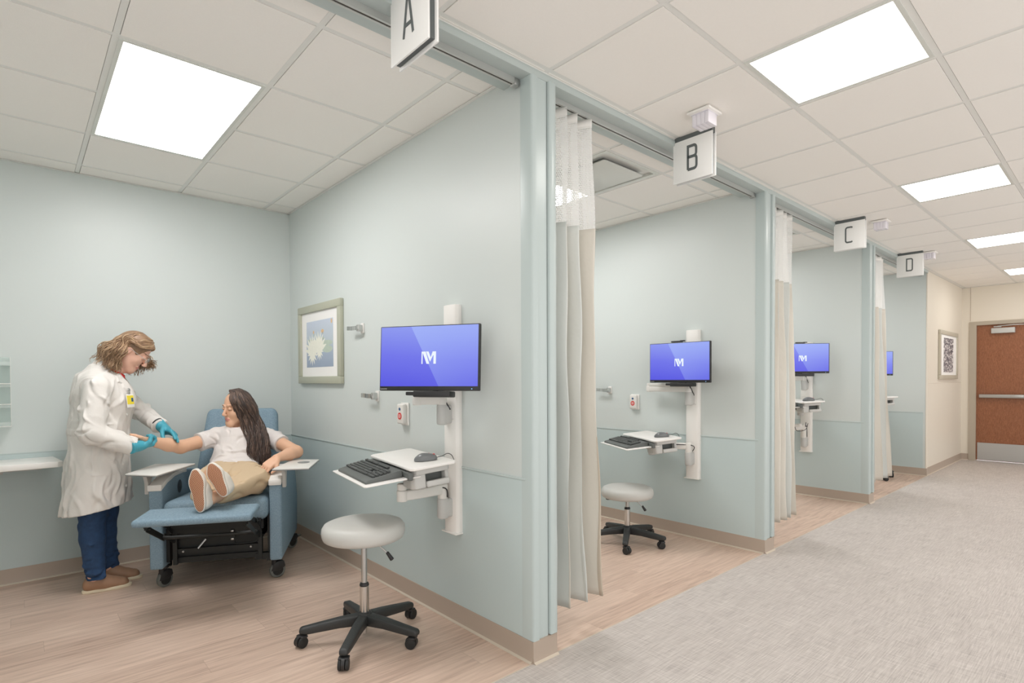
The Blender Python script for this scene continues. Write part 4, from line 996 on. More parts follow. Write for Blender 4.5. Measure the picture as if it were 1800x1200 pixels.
# ================================================================== STOOLS
def make_stool(label, x, y, a0, zs, roll):
    o = thing('rolling_stool', label, 'stool', (x, y, 0), 0, 'grey round stools on casters')
    MB().lathe([(0, 0), (0.185, 0), (0.196, 0.006), (0.203, 0.022), (0.205, 0.04), (0.203, 0.058), (0.192, 0.075), (0.17, 0.084), (0.1, 0.088), (0, 0.089)], (0, 0, zs - 0.088), n=64).build('seat', M['vinylseat'], o, smooth=60)
    MB().box((0, 0, zs - 0.096), (0.19, 0.19, 0.014), Rz(0.5), bev=0.003).box((-0.10, 0.06, zs - 0.094), (0.12, 0.03, 0.012), Rz(-0.4)).build('mounting_plate', M['black'], o)
    MB().cyl((0, 0, 0.285), (0, 0, zs - 0.1), 0.0145, n=24).build('piston', M['steel'], o)
    MB().cyl((0, 0, 0.09), (0, 0, 0.27), 0.0225, n=32).cyl((0, 0, 0.27), (0, 0, 0.274), 0.0225, 0.018, n=32).cyl((0, 0, 0.03), (0, 0, 0.09), 0.012, n=12).build('column', M['chrome'], o)
    MB().lathe([(0.023, 0), (0.0235, 0.002), (0.0235, 0.006), (0.02, 0.014), (0.016, 0.016)], (0, 0, 0.272), n=24).build('collar', M['black'], o)
    MB().tube([(0.03, -0.04, zs - 0.1), (0.075, -0.075, zs - 0.15), (0.085, -0.085, zs - 0.165)], 0.004, n=8).build('lever', M['steel'], o)
    MB().cyl((0.083, -0.083, zs - 0.158), (0.104, -0.1, zs - 0.198), 0.008, 0.011, n=16, bev=0.004).build('lever_knob', M['black'], o)
    MB().lathe([(0.03, 0), (0.042, 0.006), (0.044, 0.03), (0.036, 0.058), (0.026, 0.066)], (0, 0, 0.075), n=32).build('hub', M['nylon'], o)
    for k in range(5):
        a = a0 + k * 2 * PI / 5; R = 0.29
        l = MB(); P = []
        pr = [(0.02, 0.075), (0.02, 0.132), (0.12, 0.122), (R - 0.015, 0.098), (R + 0.012, 0.094), (R + 0.022, 0.084), (R + 0.02, 0.064), (R - 0.02, 0.06), (0.12, 0.074)]
        M4 = Matrix.Rotation(a, 4, 'Z') @ Matrix(((1, 0, 0, 0), (0, 0, -1, 0.021), (0, 1, 0, 0), (0, 0, 0, 1)))
        t = bmesh.new(); n = len(pr)
        def hw(r_): return 0.026 - 0.006 * min(1, r_ / R)
        A = [t.verts.new((q[0], q[1], 0.021 - hw(q[0]))) for q in pr]; B = [t.verts.new((q[0], q[1], 0.021 + hw(q[0]))) for q in pr]
        t.faces.new(A); t.faces.new(B[::-1])
        for i in range(n): t.faces.new((A[i], B[i], B[(i + 1) % n], A[(i + 1) % n]))
        bmesh.ops.recalc_face_normals(t, faces=t.faces); bmesh.ops.bevel(t, geom=[e for e in t.edges if e.calc_face_angle(0) > 0.6], offset=0.009, segments=3, profile=.5, affect='EDGES')
        l._merge(t, M4, 0); leg = l.build('leg', M['nylon'], o, smooth=50)
        c = MB(); cx, cy = R * math.cos(a), R * math.sin(a); ra = roll[k]; ax = Vector((-math.sin(ra), math.cos(ra), 0)); bk = Vector((math.cos(ra), math.sin(ra), 0)) * 0.016
        ctr = Vector((cx, cy, 0.0265)) + bk
        for s_ in (-1, 1): c.cyl(ctr + ax * s_ * 0.008, ctr + ax * s_ * 0.024, 0.0265, n=28, bev=0.005)
        c.build('wheel', M['rubber'], leg)
        h = MB(); h.cyl(ctr - ax * 0.0075 + Vector((0, 0, 0.004)), ctr + ax * 0.0075 + Vector((0, 0, 0.004)), 0.029, n=24).cyl((cx, cy, 0.03), (cx, cy, 0.066), 0.009, n=14)
        h.box(ctr + Vector((0, 0, 0.026)) - bk * .4, (0.036, 0.05, 0.014), Rz(ra), bev=0.006); h.build('caster_housing', M['black'], leg)
    return o
make_stool('grey round stool on black casters in front of the monitor in the recliner bay', -0.462, 0.752, -1.095, 0.60, (2.2, 0.4, 1.0, 3.4, -2.2))
make_stool('grey round stool standing low under the keyboard tray in the bay marked B', 1.865, 0.858, -1.298, 0.455, (2.6, 0.2, 1.4, 3.0, -1.6))
make_stool('stool whose casters show below the curtain past sign C', 6.60, 0.50, -2.09, 0.5, (2.2, 0.4, 1.0, 3.4, -2.2))

# ================================================================== RECLINER (local: x across, -y towards the footrest)
CHL = (-0.829, 2.016, 0.0); CRZ = -0.465
def side_M(x):   # maps prism (a,b,depth) -> (x+depth, a, b)
    return Matrix(((0, 0, 1, x), (1, 0, 0, 0), (0, 1, 0, 0), (0, 0, 0, 1)))
ch = thing('recliner', 'blue hospital recliner on casters with raised footrest and side trays', 'recliner', CHL, CRZ)
arm_prof = [(0.0, 0.143), (0.84, 0.125), (0.885, 0.38), (0.80, 0.56), (0.72, 0.665), (0.5, 0.697), (0.25, 0.70), (0.10, 0.682), (0.0, 0.655)]
for s_ in (-1, 1):
    x0 = -0.38 if s_ < 0 else 0.305
    a = MB().prism(arm_prof, 0.075, side_M(x0), bev=0.014, seg=3).build('arm_panel', M['bluefab'], ch)
    cp = MB(); P = [(-0.012, 0.662), (0.10, 0.692), (0.25, 0.711), (0.42, 0.708), (0.50, 0.700)]
    poly = P + [(y, z - 0.03) for y, z in P[::-1]]
    cp.prism(poly, 0.078, side_M(x0 - 0.0015), bev=0.006, seg=3); cp.b2((x0 - 0.0015, -0.014, 0.64), (x0 + 0.0765, 0.006, 0.672), bev=0.006)
    cp.build('arm_cap', M['white'], ch)
MB().lathe([(0, 0), (0.022, 0), (0.026, 0.003), (0.02, 0.004), (0, 0.004)], n=32, M4=Matrix.Translation((-0.3075, 0.34, 0.60)) @ Matrix.Rotation(PI/2, 4, 'Y') @ Matrix.Diagonal((1.7, 1.8, 1, 1))).build('hand_pocket', M['black'], ch)
def cushion(name, c, d, rx, bev, bulge=0.0):
    t = MB().box((0, 0, 0), d, bev=bev, seg=6)
    for v in t.bm.verts:
        if v.co.z > 0: v.co.z += bulge * max(0, 1 - (2 * v.co.x / d[0]) ** 2) * max(0, 1 - (2 * v.co.y / d[1]) ** 2)
    o = t.build(name, M['bluefab'], ch, smooth=60, M4=Matrix.Translation(c) @ Matrix.Rotation(rx, 4, 'X')); return o
cushion('seat_cushion', (0, 0.27, 0.476), (0.602, 0.60, 0.15), -0.06, 0.045, 0.006)
bk = cushion('backrest', (0.0, 0.72, 0.785), (0.56, 0.13, 0.66), -0.42, 0.055)
for v in bk.data.vertices:      # taper towards the top
    v.co.x *= 1.03 - 0.15 * (v.co.z / 0.66 + 0.5)
MB().b2((-0.20, 0.70, 0.30), (0.20, 0.80, 0.62)).build('back_frame', M['mechanism'], ch)
cushion('footrest', (0.0, -0.385, 0.552), (0.59, 0.27, 0.042), 0.02, 0.019, 0.002)
me_ = MB()
me_.b2((-0.303, 0.06, 0.17), (-0.285, 0.60, 0.45)).b2((0.285, 0.06, 0.17), (0.303, 0.60, 0.45)).b2((-0.26, -0.02, 0.40), (0.26, 0.0, 0.44)).b2((-0.27, 0.0, 0.36), (0.27, 0.55, 0.42)).b2((-0.3, 0.5, 0.2), (0.3, 0.58, 0.42))
me_.build('seat_frame', M['mechanism'], ch, smooth=0)
for s_ in (-1, 1):
    l = MB(); x = s_ * 0.245
    def bar(a, b, w_=0.03, th=0.006): 
        a, b = Vector(a), Vector(b); d = b - a; l.box((a + b) / 2, (th, d.length + w_ * .6, w_), Rx(math.atan2(d.z, d.y)), bev=0.002, seg=1)
    bar((x, -0.45, 0.522), (x, -0.27, 0.522), 0.022, 0.02); bar((x, -0.42, 0.50), (x + s_ * .008, -0.16, 0.38), 0.035); bar((x - s_ * .01, -0.30, 0.505), (x, -0.08, 0.43), 0.03)
    bar((x, -0.16, 0.39), (x, 0.06, 0.30), 0.035); bar((x + s_ * .008, -0.10, 0.44), (x + s_ * .008, 0.12, 0.30), 0.028); bar((x, 0.05, 0.30), (x, 0.5, 0.30), 0.05, 0.01)
    for p in ((-0.42, 0.50), (-0.16, 0.385), (-0.30, 0.505), (-0.08, 0.43), (0.06, 0.30)): l.cyl((x - 0.016, p[0], p[1]), (x + 0.016, p[0], p[1]), 0.008, n=12)
    l.b2((x - .012, 0.02, 0.16), (x + .012, 0.05, 0.40)); l.b2((x - .03, 0.03, 0.15), (x + .05 * s_ + .02, 0.07, 0.19))
    l.build('footrest_linkage', M['mechanism'], ch, smooth=30)
cb = MB()
cb.tube(smoothpath([(-0.25, -0.17, 0.395), (-0.2, -0.18, 0.385), (0.2, -0.18, 0.385), (0.25, -0.17, 0.395)], 4), 0.011, n=8)
cb.b2((-0.24, 0.03, 0.225), (0.24, 0.045, 0.255)); cb.b2((-0.24, 0.04, 0.165), (0.24, 0.05, 0.2)); cb.b2((-0.06, 0.01, 0.335), (0.24, 0.03, 0.36)); cb.b2((0.08, 0.0, 0.29), (0.1, 0.02, 0.37)); cb.b2((-0.255, 0.06, 0.16), (0.255, 0.07, 0.36))
cb.tube(smoothpath([(0.1, 0.0, 0.29), (0.12, -0.01, 0.275), (0.22, -0.01, 0.28), (0.24, 0.0, 0.31)], 4), 0.004, n=6)
cb.build('crossbar', M['mechanism'], ch, smooth=30)
MB().box((0.088, -0.004, 0.355), (0.016, 0.01, 0.014), bev=.002).build('bolt', M['steel'], ch); MB().box((0.088, -0.004, 0.305), (0.016, 0.01, 0.012), bev=.002).build('bolt', M['steel'], ch)
for x in (-0.2, 0.19): MB().cyl((x, 0.022, 0.24), (x, 0.03, 0.24), 0.006, n=12).build('bolt', M['steel'], ch)
MB().tube([(-0.11, 0.0, 0.26), (-0.07, 0.02, 0.31)], 0.006, n=8).build('tie_rod', M['steel'], ch)
for k, (x, y, ra) in enumerate(((-0.345, 0.10, 0.95), (0.318, 0.095, 0.5), (-0.335, 0.76, 2.2), (0.335, 0.76, 0.9))):
    c = MB(); ax = Vector((-math.sin(ra), math.cos(ra), 0)); bk_ = Vector((math.cos(ra), math.sin(ra), 0)) * 0.02; ctr = Vector((x, y, 0.05)) + bk_
    c.cyl(ctr - ax * 0.013, ctr + ax * 0.013, 0.05, n=36, bev=0.007, mi=0); c.cyl(ctr - ax * 0.014, ctr + ax * 0.014, 0.034, n=28, mi=1)
    wh = c.build('caster_wheel', [M['castgrey'], M['rubber']], ch)
    h = MB(); h.prism([(-0.045, 0.0), (-0.03, 0.045), (0.0, 0.062), (0.04, 0.055), (0.048, 0.02), (0.02, 0.0)], 0.036, Matrix.Translation(ctr) @ Matrix.Rotation(ra, 4, 'Z') @ Matrix(((1, 0, 0, 0), (0, 0, -1, 0.018), (0, 1, 0, 0), (0, 0, 0, 1))), bev=0.004)
    h.cyl((x, y, 0.09), (x, y, 0.145), 0.016, n=16); h.b2((x - .04, y - .03, 0.128), (x + .04, y + .03, 0.142))
    if k >= 2: h.box(ctr + bk_ * 2.6 + Vector((0, 0, 0.028)), (0.05, 0.03, 0.012), Rz(ra), bev=.004)
    h.build('caster_fork', M['black'], wh)
    if k >= 2: MB().box(ctr + bk_ * 3.6 + Vector((0, 0, 0.03)), (0.035, 0.032, 0.01), Rz(ra), bev=.004).build('brake_pedal', M['chrome'], wh)
trays = ([(-0.482, -0.053), (-0.285, -0.153), (-0.2, 0.307), (-0.457, 0.359)], [(0.34, -0.103), (0.561, -0.123), (0.595, 0.259), (0.416, 0.313)])
for s_, tp in zip((-1, 1), trays):
    t = MB(); t.prism(tp, 0.009, Matrix.Translation((0, 0, 0.745)), bev=0.0035)
    tr = t.build('side_tray', M['offwhite'], ch)
    cx = sum(p[0] for p in tp) / 4; cy = sum(p[1] for p in tp) / 4
    e = MB(); e.tube([(p[0] * .985 + cx * .015, p[1] * .985 + cy * .015, 0.7445) for p in tp + tp[:1]], 0.004, n=6); e.build('tray_edge', M['mgrey'], tr)
    xb = s_ * 0.405
    b = MB(); b.box((xb, 0.03, 0.737), (0.13, 0.05, 0.014), bev=.004); b.prism([(-0.055, 0.0), (0.055, 0.0), (0.028, -0.05), (0.022, -0.12), (-0.022, -0.12), (-0.028, -0.05)][::-1], 0.022, Matrix(((0, 0, s_, s_ * 0.383), (1, 0, 0, 0.04), (0, 1, 0, 0.732), (0, 0, 0, 1))), bev=.003)
    b.build('tray_bracket', M['lgrey'], ch, recalc=True)
MB().lathe([(0.0, 0), (0.036, 0), (0.04, 0.002), (0.036, 0.004), (0.03, 0.003), (0.0, 0.003)], (0.505, 0.13, 0.7535), n=36).build('cup_ring', M['mgrey'], ch)

# ================================================================== PEOPLE
def V3(*a): return np.array(a, float)
def nrm(v): v = np.array(v, float); return v / np.linalg.norm(v)
def CW(p): c_, s_ = math.cos(CRZ), math.sin(CRZ); return V3(CHL[0] + c_ * p[0] - s_ * p[1], CHL[1] + s_ * p[0] + c_ * p[1], p[2])
CLO = (-1.33, 2.53); CLR = -0.2
def WL(p): c_, s_ = math.cos(CLR), math.sin(CLR); dx, dy = p[0] - CLO[0], p[1] - CLO[1]; return V3(c_ * dx + s_ * dy, -s_ * dx + c_ * dy, p[2])

def head(S, c, f, u):
    s = np.cross(u, f); A = [f, s, u]
    S.ell(c + u * .03 - f * .012, (.097, .077, .098), A, k=.02)
    S.ell(c - u * .045 + f * .026, (.064, .059, .072), A, k=.03)
    for g in (-1, 1):
        S.cone(c - f * .015 - u * .05 + s * .052 * g, c + f * .066 - u * .098 + s * .012 * g, .02, .02, k=.03)
        S.ell(c + f * .056 - u * .03 + s * .036 * g, (.026, .024, .028), A, k=.02)
    S.cone(c + f * .068 - u * .1 - s * .01, c + f * .068 - u * .1 + s * .01, .021, .021, k=.02)
    for g in (-1, 1): S.ell(c + f * .108 + u * .012 + s * .032 * g, (.020, .020, .012), A, k=.014, sub=True)
    S.cone(c + f * .086 + u * .018, c + f * .112 - u * .026, .0075, .0115, k=.012)
    for g in (-1, 1):
        S.ell(c + f * .103 - u * .032 + s * .011 * g, (.009, .007, .007), A, k=.006)
        S.ell(c + f * .0795 + u * .009 + s * .031 * g, (.0135, .0145, .0125), A, k=.004)
        S.cone(c + f * .091 + u * .031 + s * .014 * g, c + f * .078 + u * .033 + s * .046 * g, .006, .005, k=.012)
        S.ell(c - f * .008 - u * .008 + s * .077 * g, (.018, .008, .031), A, k=.008)
        S.ell(c - f * .002 - u * .005 + s * .087 * g, (.010, .006, .018), A, k=.006, sub=True)
    S.ell(c + f * .0905 - u * .0605, (.009, .024, .0062), A, k=.006); S.ell(c + f * .089 - u * .0715, (.010, .020, .0072), A, k=.006)
    S.ell(c + f * .1035 - u * .0655, (.006, .024, .0014), A, k=.003, sub=True)

def hand(S, w, d, n, curl, thumb=0.0, flip=1, r=1.0, grow=0.0, wrap=False):
    """w wrist, d finger direction, n out of the palm; curl: four lists of three joint angles"""
    w = V3(*w); d = nrm(d); n = np.array(n, float); n = nrm(n - d * (n @ d)); t = np.cross(d, n) * flip
    for o, L, cu, rr in ((.033, .072, curl[0], .0088), (.0115, .079, curl[1], .009), (-.0105, .073, curl[2], .0086), (-.0305, .057, curl[3], .0078)):
        kn = w + d * (.095 - abs(o - .005) * .25) * r + t * o * r
        S.cone(w + d * .008 + t * o * .55, kn, .015 + grow, .0115 + grow, k=.012)
        p = kn; a = 0
        for seg, cc in zip((.45, .30, .25), cu):
            a += cc; q = p + (d * math.cos(a) + n * math.sin(a)) * L * seg * r
            S.cone(p, q, rr + grow, rr * .9 + grow, k=.004); p = q; rr *= .92
    S.ell(w + d * .05 * r + n * .004, (.04, .036, .014), [d, t, n], k=.012)
    a = w + d * .022 + t * .026; b = a + (t * .62 + d * .7 + n * (.25 + thumb)) * .038; c = b + (t * .15 + d * .9 + n * (.25 + thumb)) * .032; e = c + (d * .95 + n * (.15 + thumb) - t * .1) * .024
    if wrap: a = w + d * .03 + t * .024; b = a + nrm(t * .45 + d * .5 + n * .5) * .036; c = b + nrm(n * .9 + d * .5 - t * .1) * .03; e = c + nrm(n * .4 - t * .8 + d * .3) * .022
    S.cone(a, b, .016 + grow, .012 + grow, k=.012); S.cone(b, c, .0115 + grow, .0098 + grow, k=.004); S.cone(c, e, .0098 + grow, .0085 + grow, k=.004)

def locks(name, paths, r0, mats, parent, n=6, seed=0, wave=.004, wfreq=22, flat=.6):
    """many tapered strands in one mesh with a per-strand shade value"""
    rr = random.Random(seed); Vv, Ff, At = [], [], []
    for P in paths:
        pts = smoothpath(P, 10); m_ = len(pts); ph = rr.uniform(0, 1.6); ph2 = rr.uniform(0, 1.6); wa = wave * rr.uniform(.5, 1.4); rad = r0 * rr.uniform(.7, 1.25); shade = rr.random(); prev = None; base = len(Vv); Ls = 0
        for i, p in enumerate(pts):
            if i: Ls += (pts[i] - pts[i - 1]).length
            d = (pts[min(i + 1, m_ - 1)] - pts[max(i - 1, 0)]).normalized()
            a = d.orthogonal().normalized() if prev is None else (prev - d * prev.dot(d)).normalized(); prev = a; b = d.cross(a); t = i / (m_ - 1)
            g = wa * min(1, t * 2.2) ** 2 * (0.4 + 1.1 * t)
            q = p + a * g * math.sin(wfreq * Ls * 1.0 + ph) + b * g * math.cos(wfreq * .8 * Ls + ph2)
            R = rad * (0.55 + 0.75 * math.sin(PI * min(1, t * 1.15) ** .8)) * (1 - .5 * max(0, t - .85) / .15)
            for k in range(n):
                th = 2 * PI * k / n; Vv.append(q + (a * math.cos(th) + b * math.sin(th) * flat) * R); At.append(shade)
        for i in range(m_ - 1):
            for k in range(n): Ff.append((base + i * n + k, base + i * n + (k + 1) % n, base + (i + 1) * n + (k + 1) % n, base + (i + 1) * n + k))
        Ff.append(tuple(base + k for k in range(n))[::-1]); Ff.append(tuple(base + (m_ - 1) * n + k for k in range(n)))
    me = bpy.data.meshes.new(name); me.from_pydata(Vv, [], Ff); me.materials.append(mats)
    at = me.attributes.new('lock', 'FLOAT', 'POINT'); at.data.foreach_set('value', At)
    me.polygons.foreach_set('use_smooth', [True] * len(me.polygons)); me.update()
    return me
def join_mesh_objects(a, me2):
    """merge strands mesh into the cap mesh so the hair is one part"""
    bm = bmesh.new(); bm.from_mesh(a.data); lay = bm.verts.layers.float.get('lock') or bm.verts.layers.float.new('lock')
    for v in bm.verts: v[lay] = 0.25
    bm.from_mesh(me2); bm.to_mesh(a.data); bm.free(); bpy.data.meshes.remove(me2)

def head_mats(c, f, u):
    s = np.cross(u, f)
    def fn(P):
        q = P - c; F_, S_, U_ = q @ f, q @ s, q @ u; m_ = np.zeros(len(P))
        lip = (np.abs(S_) < .0235 * np.sqrt(np.clip(1 - ((U_ + .066) / .0145) ** 2, 0, 1))) & (F_ > .083); m_[lip] = 1
        br = (np.abs(U_ - .034 + .10 * (np.abs(S_) - .03) ** 2 * 8) < .0024) & (np.abs(S_) > .012) & (np.abs(S_) < .05) & (F_ > .06); m_[br] = 2
        lash = (np.abs(U_ - .0035) < .0018) & (np.abs(np.abs(S_) - .031) < .014) & (F_ > .08); m_[lash] = 2
        return m_
    return fn

# ---------------------------------------------------------------- clinician
cl = thing('person', 'standing person with wavy blond hair in white lab coat and teal gloves', 'person', (CLO[0], CLO[1], 0), CLR)
hf = nrm((.76, -.06, -.65)); hu = nrm(V3(.65, 0.0, .76) - hf * (V3(.65, 0, .76) @ hf)); hc = V3(.135, 0, 1.503); hs = np.cross(hu, hf)
pw = WL(CW((-.42, .15, .928)))          # patient's wrist, in the clinician's frame
ft = WL(CW((-.315, .315, .915)))        # inner elbow where the fingertips press
nw = V3(.168, -.222, .905); fwr = V3(.298, .05, .992)
CURLN = [(.7, 1.0, .7), (.75, 1.0, .7), (.8, 1.0, .7), (.85, 1.0, .7)]
def near_hand(S, grow=0.0): hand(S, nw, (.62, .70, .05), (-.1, -.15, 1), CURLN, thumb=.9, flip=1, r=.95, grow=grow, wrap=True)
def far_hand(S, grow=0.0):
    hand(S, fwr, ft - fwr + V3(0, 0, .035), (-.55, -.25, -.8), [(.35, .12, .05), (.4, .1, .05), (.9, 1.0, .6), (1.0, 1.1, .6)], thumb=.5, flip=-1, r=1.0, grow=grow)
S = SDF((-.28, -.36, .02), (.5, .38, 1.68), .0042)
head(S, hc, hf, hu)
S.cone((.02, 0, 1.35), hc - hf * .035 - hu * .05, .058, .05, k=.03)
S.cone((-.03, 0, 1.0), (-.02, 0, 1.25), .12, .13, k=.04, sq=((1, 0, 0), 1.3)); S.cone((-.02, -.13, 1.29), (-.02, .13, 1.29), .06, .06, k=.04)
S.cone((-.045, 0, .88), (-.03, 0, 1.0), .14, .12, k=.04, sq=((1, 0, 0), 1.3))
for sg, kn, ak, hp in ((-1, (-.07, -.085, .48), (-.07, -.085, .09), -.06), (1, (-.03, .085, .46), (-.02, .085, .09), -.03)):
    S.cone((hp, sg * .085, .86), kn, .075, .052, k=.03); S.cone(kn, ak, .05, .036, k=.02); S.cone(ak, (ak[0] + .08, ak[1], .04), .033, .02, k=.01)
S.cone((-.03, -.18, 1.28), (-.055, -.26, 1.01), .05, .04, k=.03); S.cone((-.055, -.26, 1.01), nw, .04, .028, k=.02)
S.cone((.0, .17, 1.28), (.16, .26, 1.10), .05, .04, k=.03); S.cone((.16, .26, 1.10), fwr, .04, .027, k=.02)
near_hand(S); far_hand(S)
S.build('body', [M['skin'], M['lips'], M['brow']], cl, head_mats(hc, hf, hu))
# gloves
for nm, fn, w_, d_ in (('glove', near_hand, nw, V3(.09, .10, .01)), ('glove', far_hand, fwr, ft - fwr)):
    lo = np.minimum(w_, w_ + d_) - .12; hi = np.maximum(w_, w_ + d_) + .12
    G = SDF(lo, hi, .003); fn(G, .0022); dn = nrm(d_); G.cone(w_ - dn * .045, w_ + dn * .02, .036, .034, k=.01); G.cone(w_ - dn * .048, w_ - dn * .044, .038, .038, k=.004)
    G.wrinkle(.0012, 120, 3); G.half(w_ - dn * .05, -dn); G.build('glove', M['glove'], cl)
MB().lathe([(.033, -.006), (.036, -.006), (.036, .006), (.033, .006), (.033, -.006)], n=28, M4=Matrix.Translation(fwr - nrm(ft - fwr) * .058) @ Vector(ft - fwr).to_track_quat('Z', 'Y').to_matrix().to_4x4()).build('wristwatch', M['black'], cl)
# lab coat
S = SDF((-.32, -.38, .44), (.42, .4, 1.46), .005)
X1 = ((1, 0, 0), 1.25)
S.cone((-.045, 0, 1.0), (-.062, 0, .50), .192, .232, k=.04, sq=X1)
S.cone((-.03, 0, 1.20), (-.045, 0, 1.0), .196, .19, k=.05, sq=X1)
S.cone((-.02, -.13, 1.28), (-.02, .13, 1.28), .074, .074, k=.05); S.ell((-.055, 0, 1.26), (.11, .16, .13), k=.05); S.ell((.045, 0, 1.17), (.10, .15, .13), k=.05)
S.cone((-.03, -.18, 1.27), (-.05, -.255, 1.0), .074, .070, k=.03); S.cone((-.05, -.255, 1.0), (.17, -.218, .897), .070, .060, k=.02)
S.cone((.0, .17, 1.27), (.16, .26, 1.10), .074, .062, k=.03); S.cone((.16, .26, 1.10), (.31, .035, .985), .062, .048, k=.02)
S.cone((-.02, 0, 1.36), (.02, 0, 1.40), .085, .07, k=.02)
S.wrinkle(.022, 15, 11, (1, 1, .3))
S.crease(80, .10, .011, .015, lambda p, r: (r.randn() * .25, r.randn() * .25, 1), 3, lambda V: (V[:, 2] < .98) & (np.abs(V[:, 1]) < .24))
S.crease(70, .045, .008, .015, lambda p, r: (r.randn() * .5, .5 + r.randn() * .3, .5 + r.randn() * .5), 7, lambda V: ((V[:, 1] < -.17) | (V[:, 1] > .12) | (V[:, 0] > .17)) & (V[:, 2] > .85))
S.crease(50, .06, .009, .012, lambda p, r: (r.randn() * .6, r.randn() * .6, -1), 9, lambda V: V[:, 2] > .98)
sl, (X, Y, Z) = S._sub(S.lo, S.lo + S.n * S.h)
S.F[sl] -= np.where((np.abs(X - .0) < .065) & (np.abs(Z - .83) < .09) & (Y < -.05), .0035, 0).astype(np.float32)       # pocket
S.F[sl] -= np.where((np.abs(Z - 1.0 - X * .0) < .016) & (X < -.05) & (np.abs(Y) < .19), .004, 0).astype(np.float32)    # back belt
S.F[sl] -= np.where((np.abs(Y + .055 + (Z - 1.2) * .02) < .02) & (X > .03), .0035, 0).astype(np.float32)                  # front placket
def inpoly(Y, Z, poly):
    c = np.zeros(np.broadcast(Y, Z).shape, bool); n = len(poly)
    for i in range(n):
        (y1, z1), (y2, z2) = poly[i], poly[i - 1]
        c ^= ((z1 > Z) != (z2 > Z)) & (Y < (y2 - y1) * (Z - z1) / (z2 - z1 + 1e-9) + y1)
    return c
for g in (-1, 1):
    lp = [(g * .03, 1.37), (g * .10, 1.345), (g * .125, 1.305), (g * .098, 1.298), (g * .108, 1.272), (g * .04 - .03, 1.165), (g * .01 - .03, 1.16), (g * .0 - .01, 1.25)]
    S.F[sl] -= np.where(inpoly(Y, Z, lp) & (X > .0), .0085, 0).astype(np.float32)
# neck opening and V, hollow hem, cuffs
S.cone((.015, 0, 1.33), (.07, 0, 1.50), .062, .075, k=.01, sub=True); S.cone((.06, 0, 1.38), (.125, -.03, 1.24), .05, .014, k=.008, sub=True)
S.cone((-.062, 0, .40), (-.055, 0, .60), .212, .17, k=.01, sub=True, sq=X1)
S.half((-.06, 0, .515), (.17, 0, -1)); dn = nrm(V3(.17, -.218, .897) - V3(-.05, -.255, 1.0)); S.F[S._sub(S.lo, S.lo + S.n * S.h)[0]] = S.F
def cut_sleeve(S, p, d, R):
    sl, (X, Y, Z) = S._sub(V3(*p) - R, V3(*p) + R); d = nrm(d)
    t = (X - p[0]) * d[0] + (Y - p[1]) * d[1] + (Z - p[2]) * d[2]; q = np.sqrt((X - p[0]) ** 2 + (Y - p[1]) ** 2 + (Z - p[2]) ** 2)
    S.F[sl] = np.where(q < R, np.maximum(S.F[sl], t), S.F[sl])
cut_sleeve(S, (.155, -.22, .905), dn, .095); cut_sleeve(S, (.288, .066, 1.0), nrm(V3(.31, .035, .985) - V3(.16, .26, 1.10)), .08)
S.build('lab_coat', M['coat'], cl); COAT = S
def surf_x(S, y, z):
    j = int(round((y - S.lo[1]) / S.h)); k = int(round((z - S.lo[2]) / S.h)); i = np.nonzero(S.F[:, j, k] < 0)[0]; return S.lo[0] + S.h * i.max()
# collar and lapels (folded cloth flaps)
for g in (-1, 1):
    S = SDF((-.1, -.14, 1.16), (.2, .14, 1.47), .004)
    S.cone((-.045, g * .02, 1.405), (-.01, g * .074, 1.385), .017, .015, k=.01); S.cone((-.01, g * .074, 1.385), (.07, g * .068, 1.335), .015, .014, k=.01); S.cone((.07, g * .068, 1.335), (.11, g * .05 - .01, 1.275), .013, .008, k=.01)
    S.build('collar', M['coat'], cl)
S = SDF((-.06, -.1, 1.2), (.16, .1, 1.46), .004); S.cone((.01, 0, 1.25), (.035, 0, 1.36), .082, .062, k=.02); S.cone((.028, 0, 1.33), (.08, 0, 1.47), .054, .056, k=.004, sub=True)
S.build('shirt', M['redtee'], cl)
bt = MB()
for z in (1.10, .96, .79, .65):
    x = surf_x(COAT, -.10, z); MB().cyl((x - .006, -.10, z), (x + .003, -.107, z), .0085, n=16, bev=.002).build('button', M['offwhite'], cl)
bd = thing('id_badge', 'yellow and white identification badge clipped to the lab coat lapel', 'badge', (0, 0, 0)); 
BW = Matrix.Translation((CLO[0], CLO[1], 0)) @ Matrix.Rotation(CLR, 4, 'Z') @ Matrix.Translation((.128, -.118, 1.185)) @ Matrix.Rotation(-.72, 4, 'Z') @ Matrix.Rotation(-.12, 4, 'Y')
bd.matrix_world = BW
MB().b2((0, -.027, -.042), (.004, .027, .042), bev=.0015).build('card', M['white'], bd); MB().b2((.0035, -.024, -.022), (.0048, .024, .034)).build('yellow_panel', M['badge_y'], bd)
MB().b2((.0045, .006, -.006), (.0055, .02, .018)).build('photo_patch', M['blue'], bd); MB().b2((.0, -.006, .042), (.004, .006, .062), bev=.002).sph((.0, 0, .07), .011, (.5, 1, 1)).build('clip', M['steel'], bd)
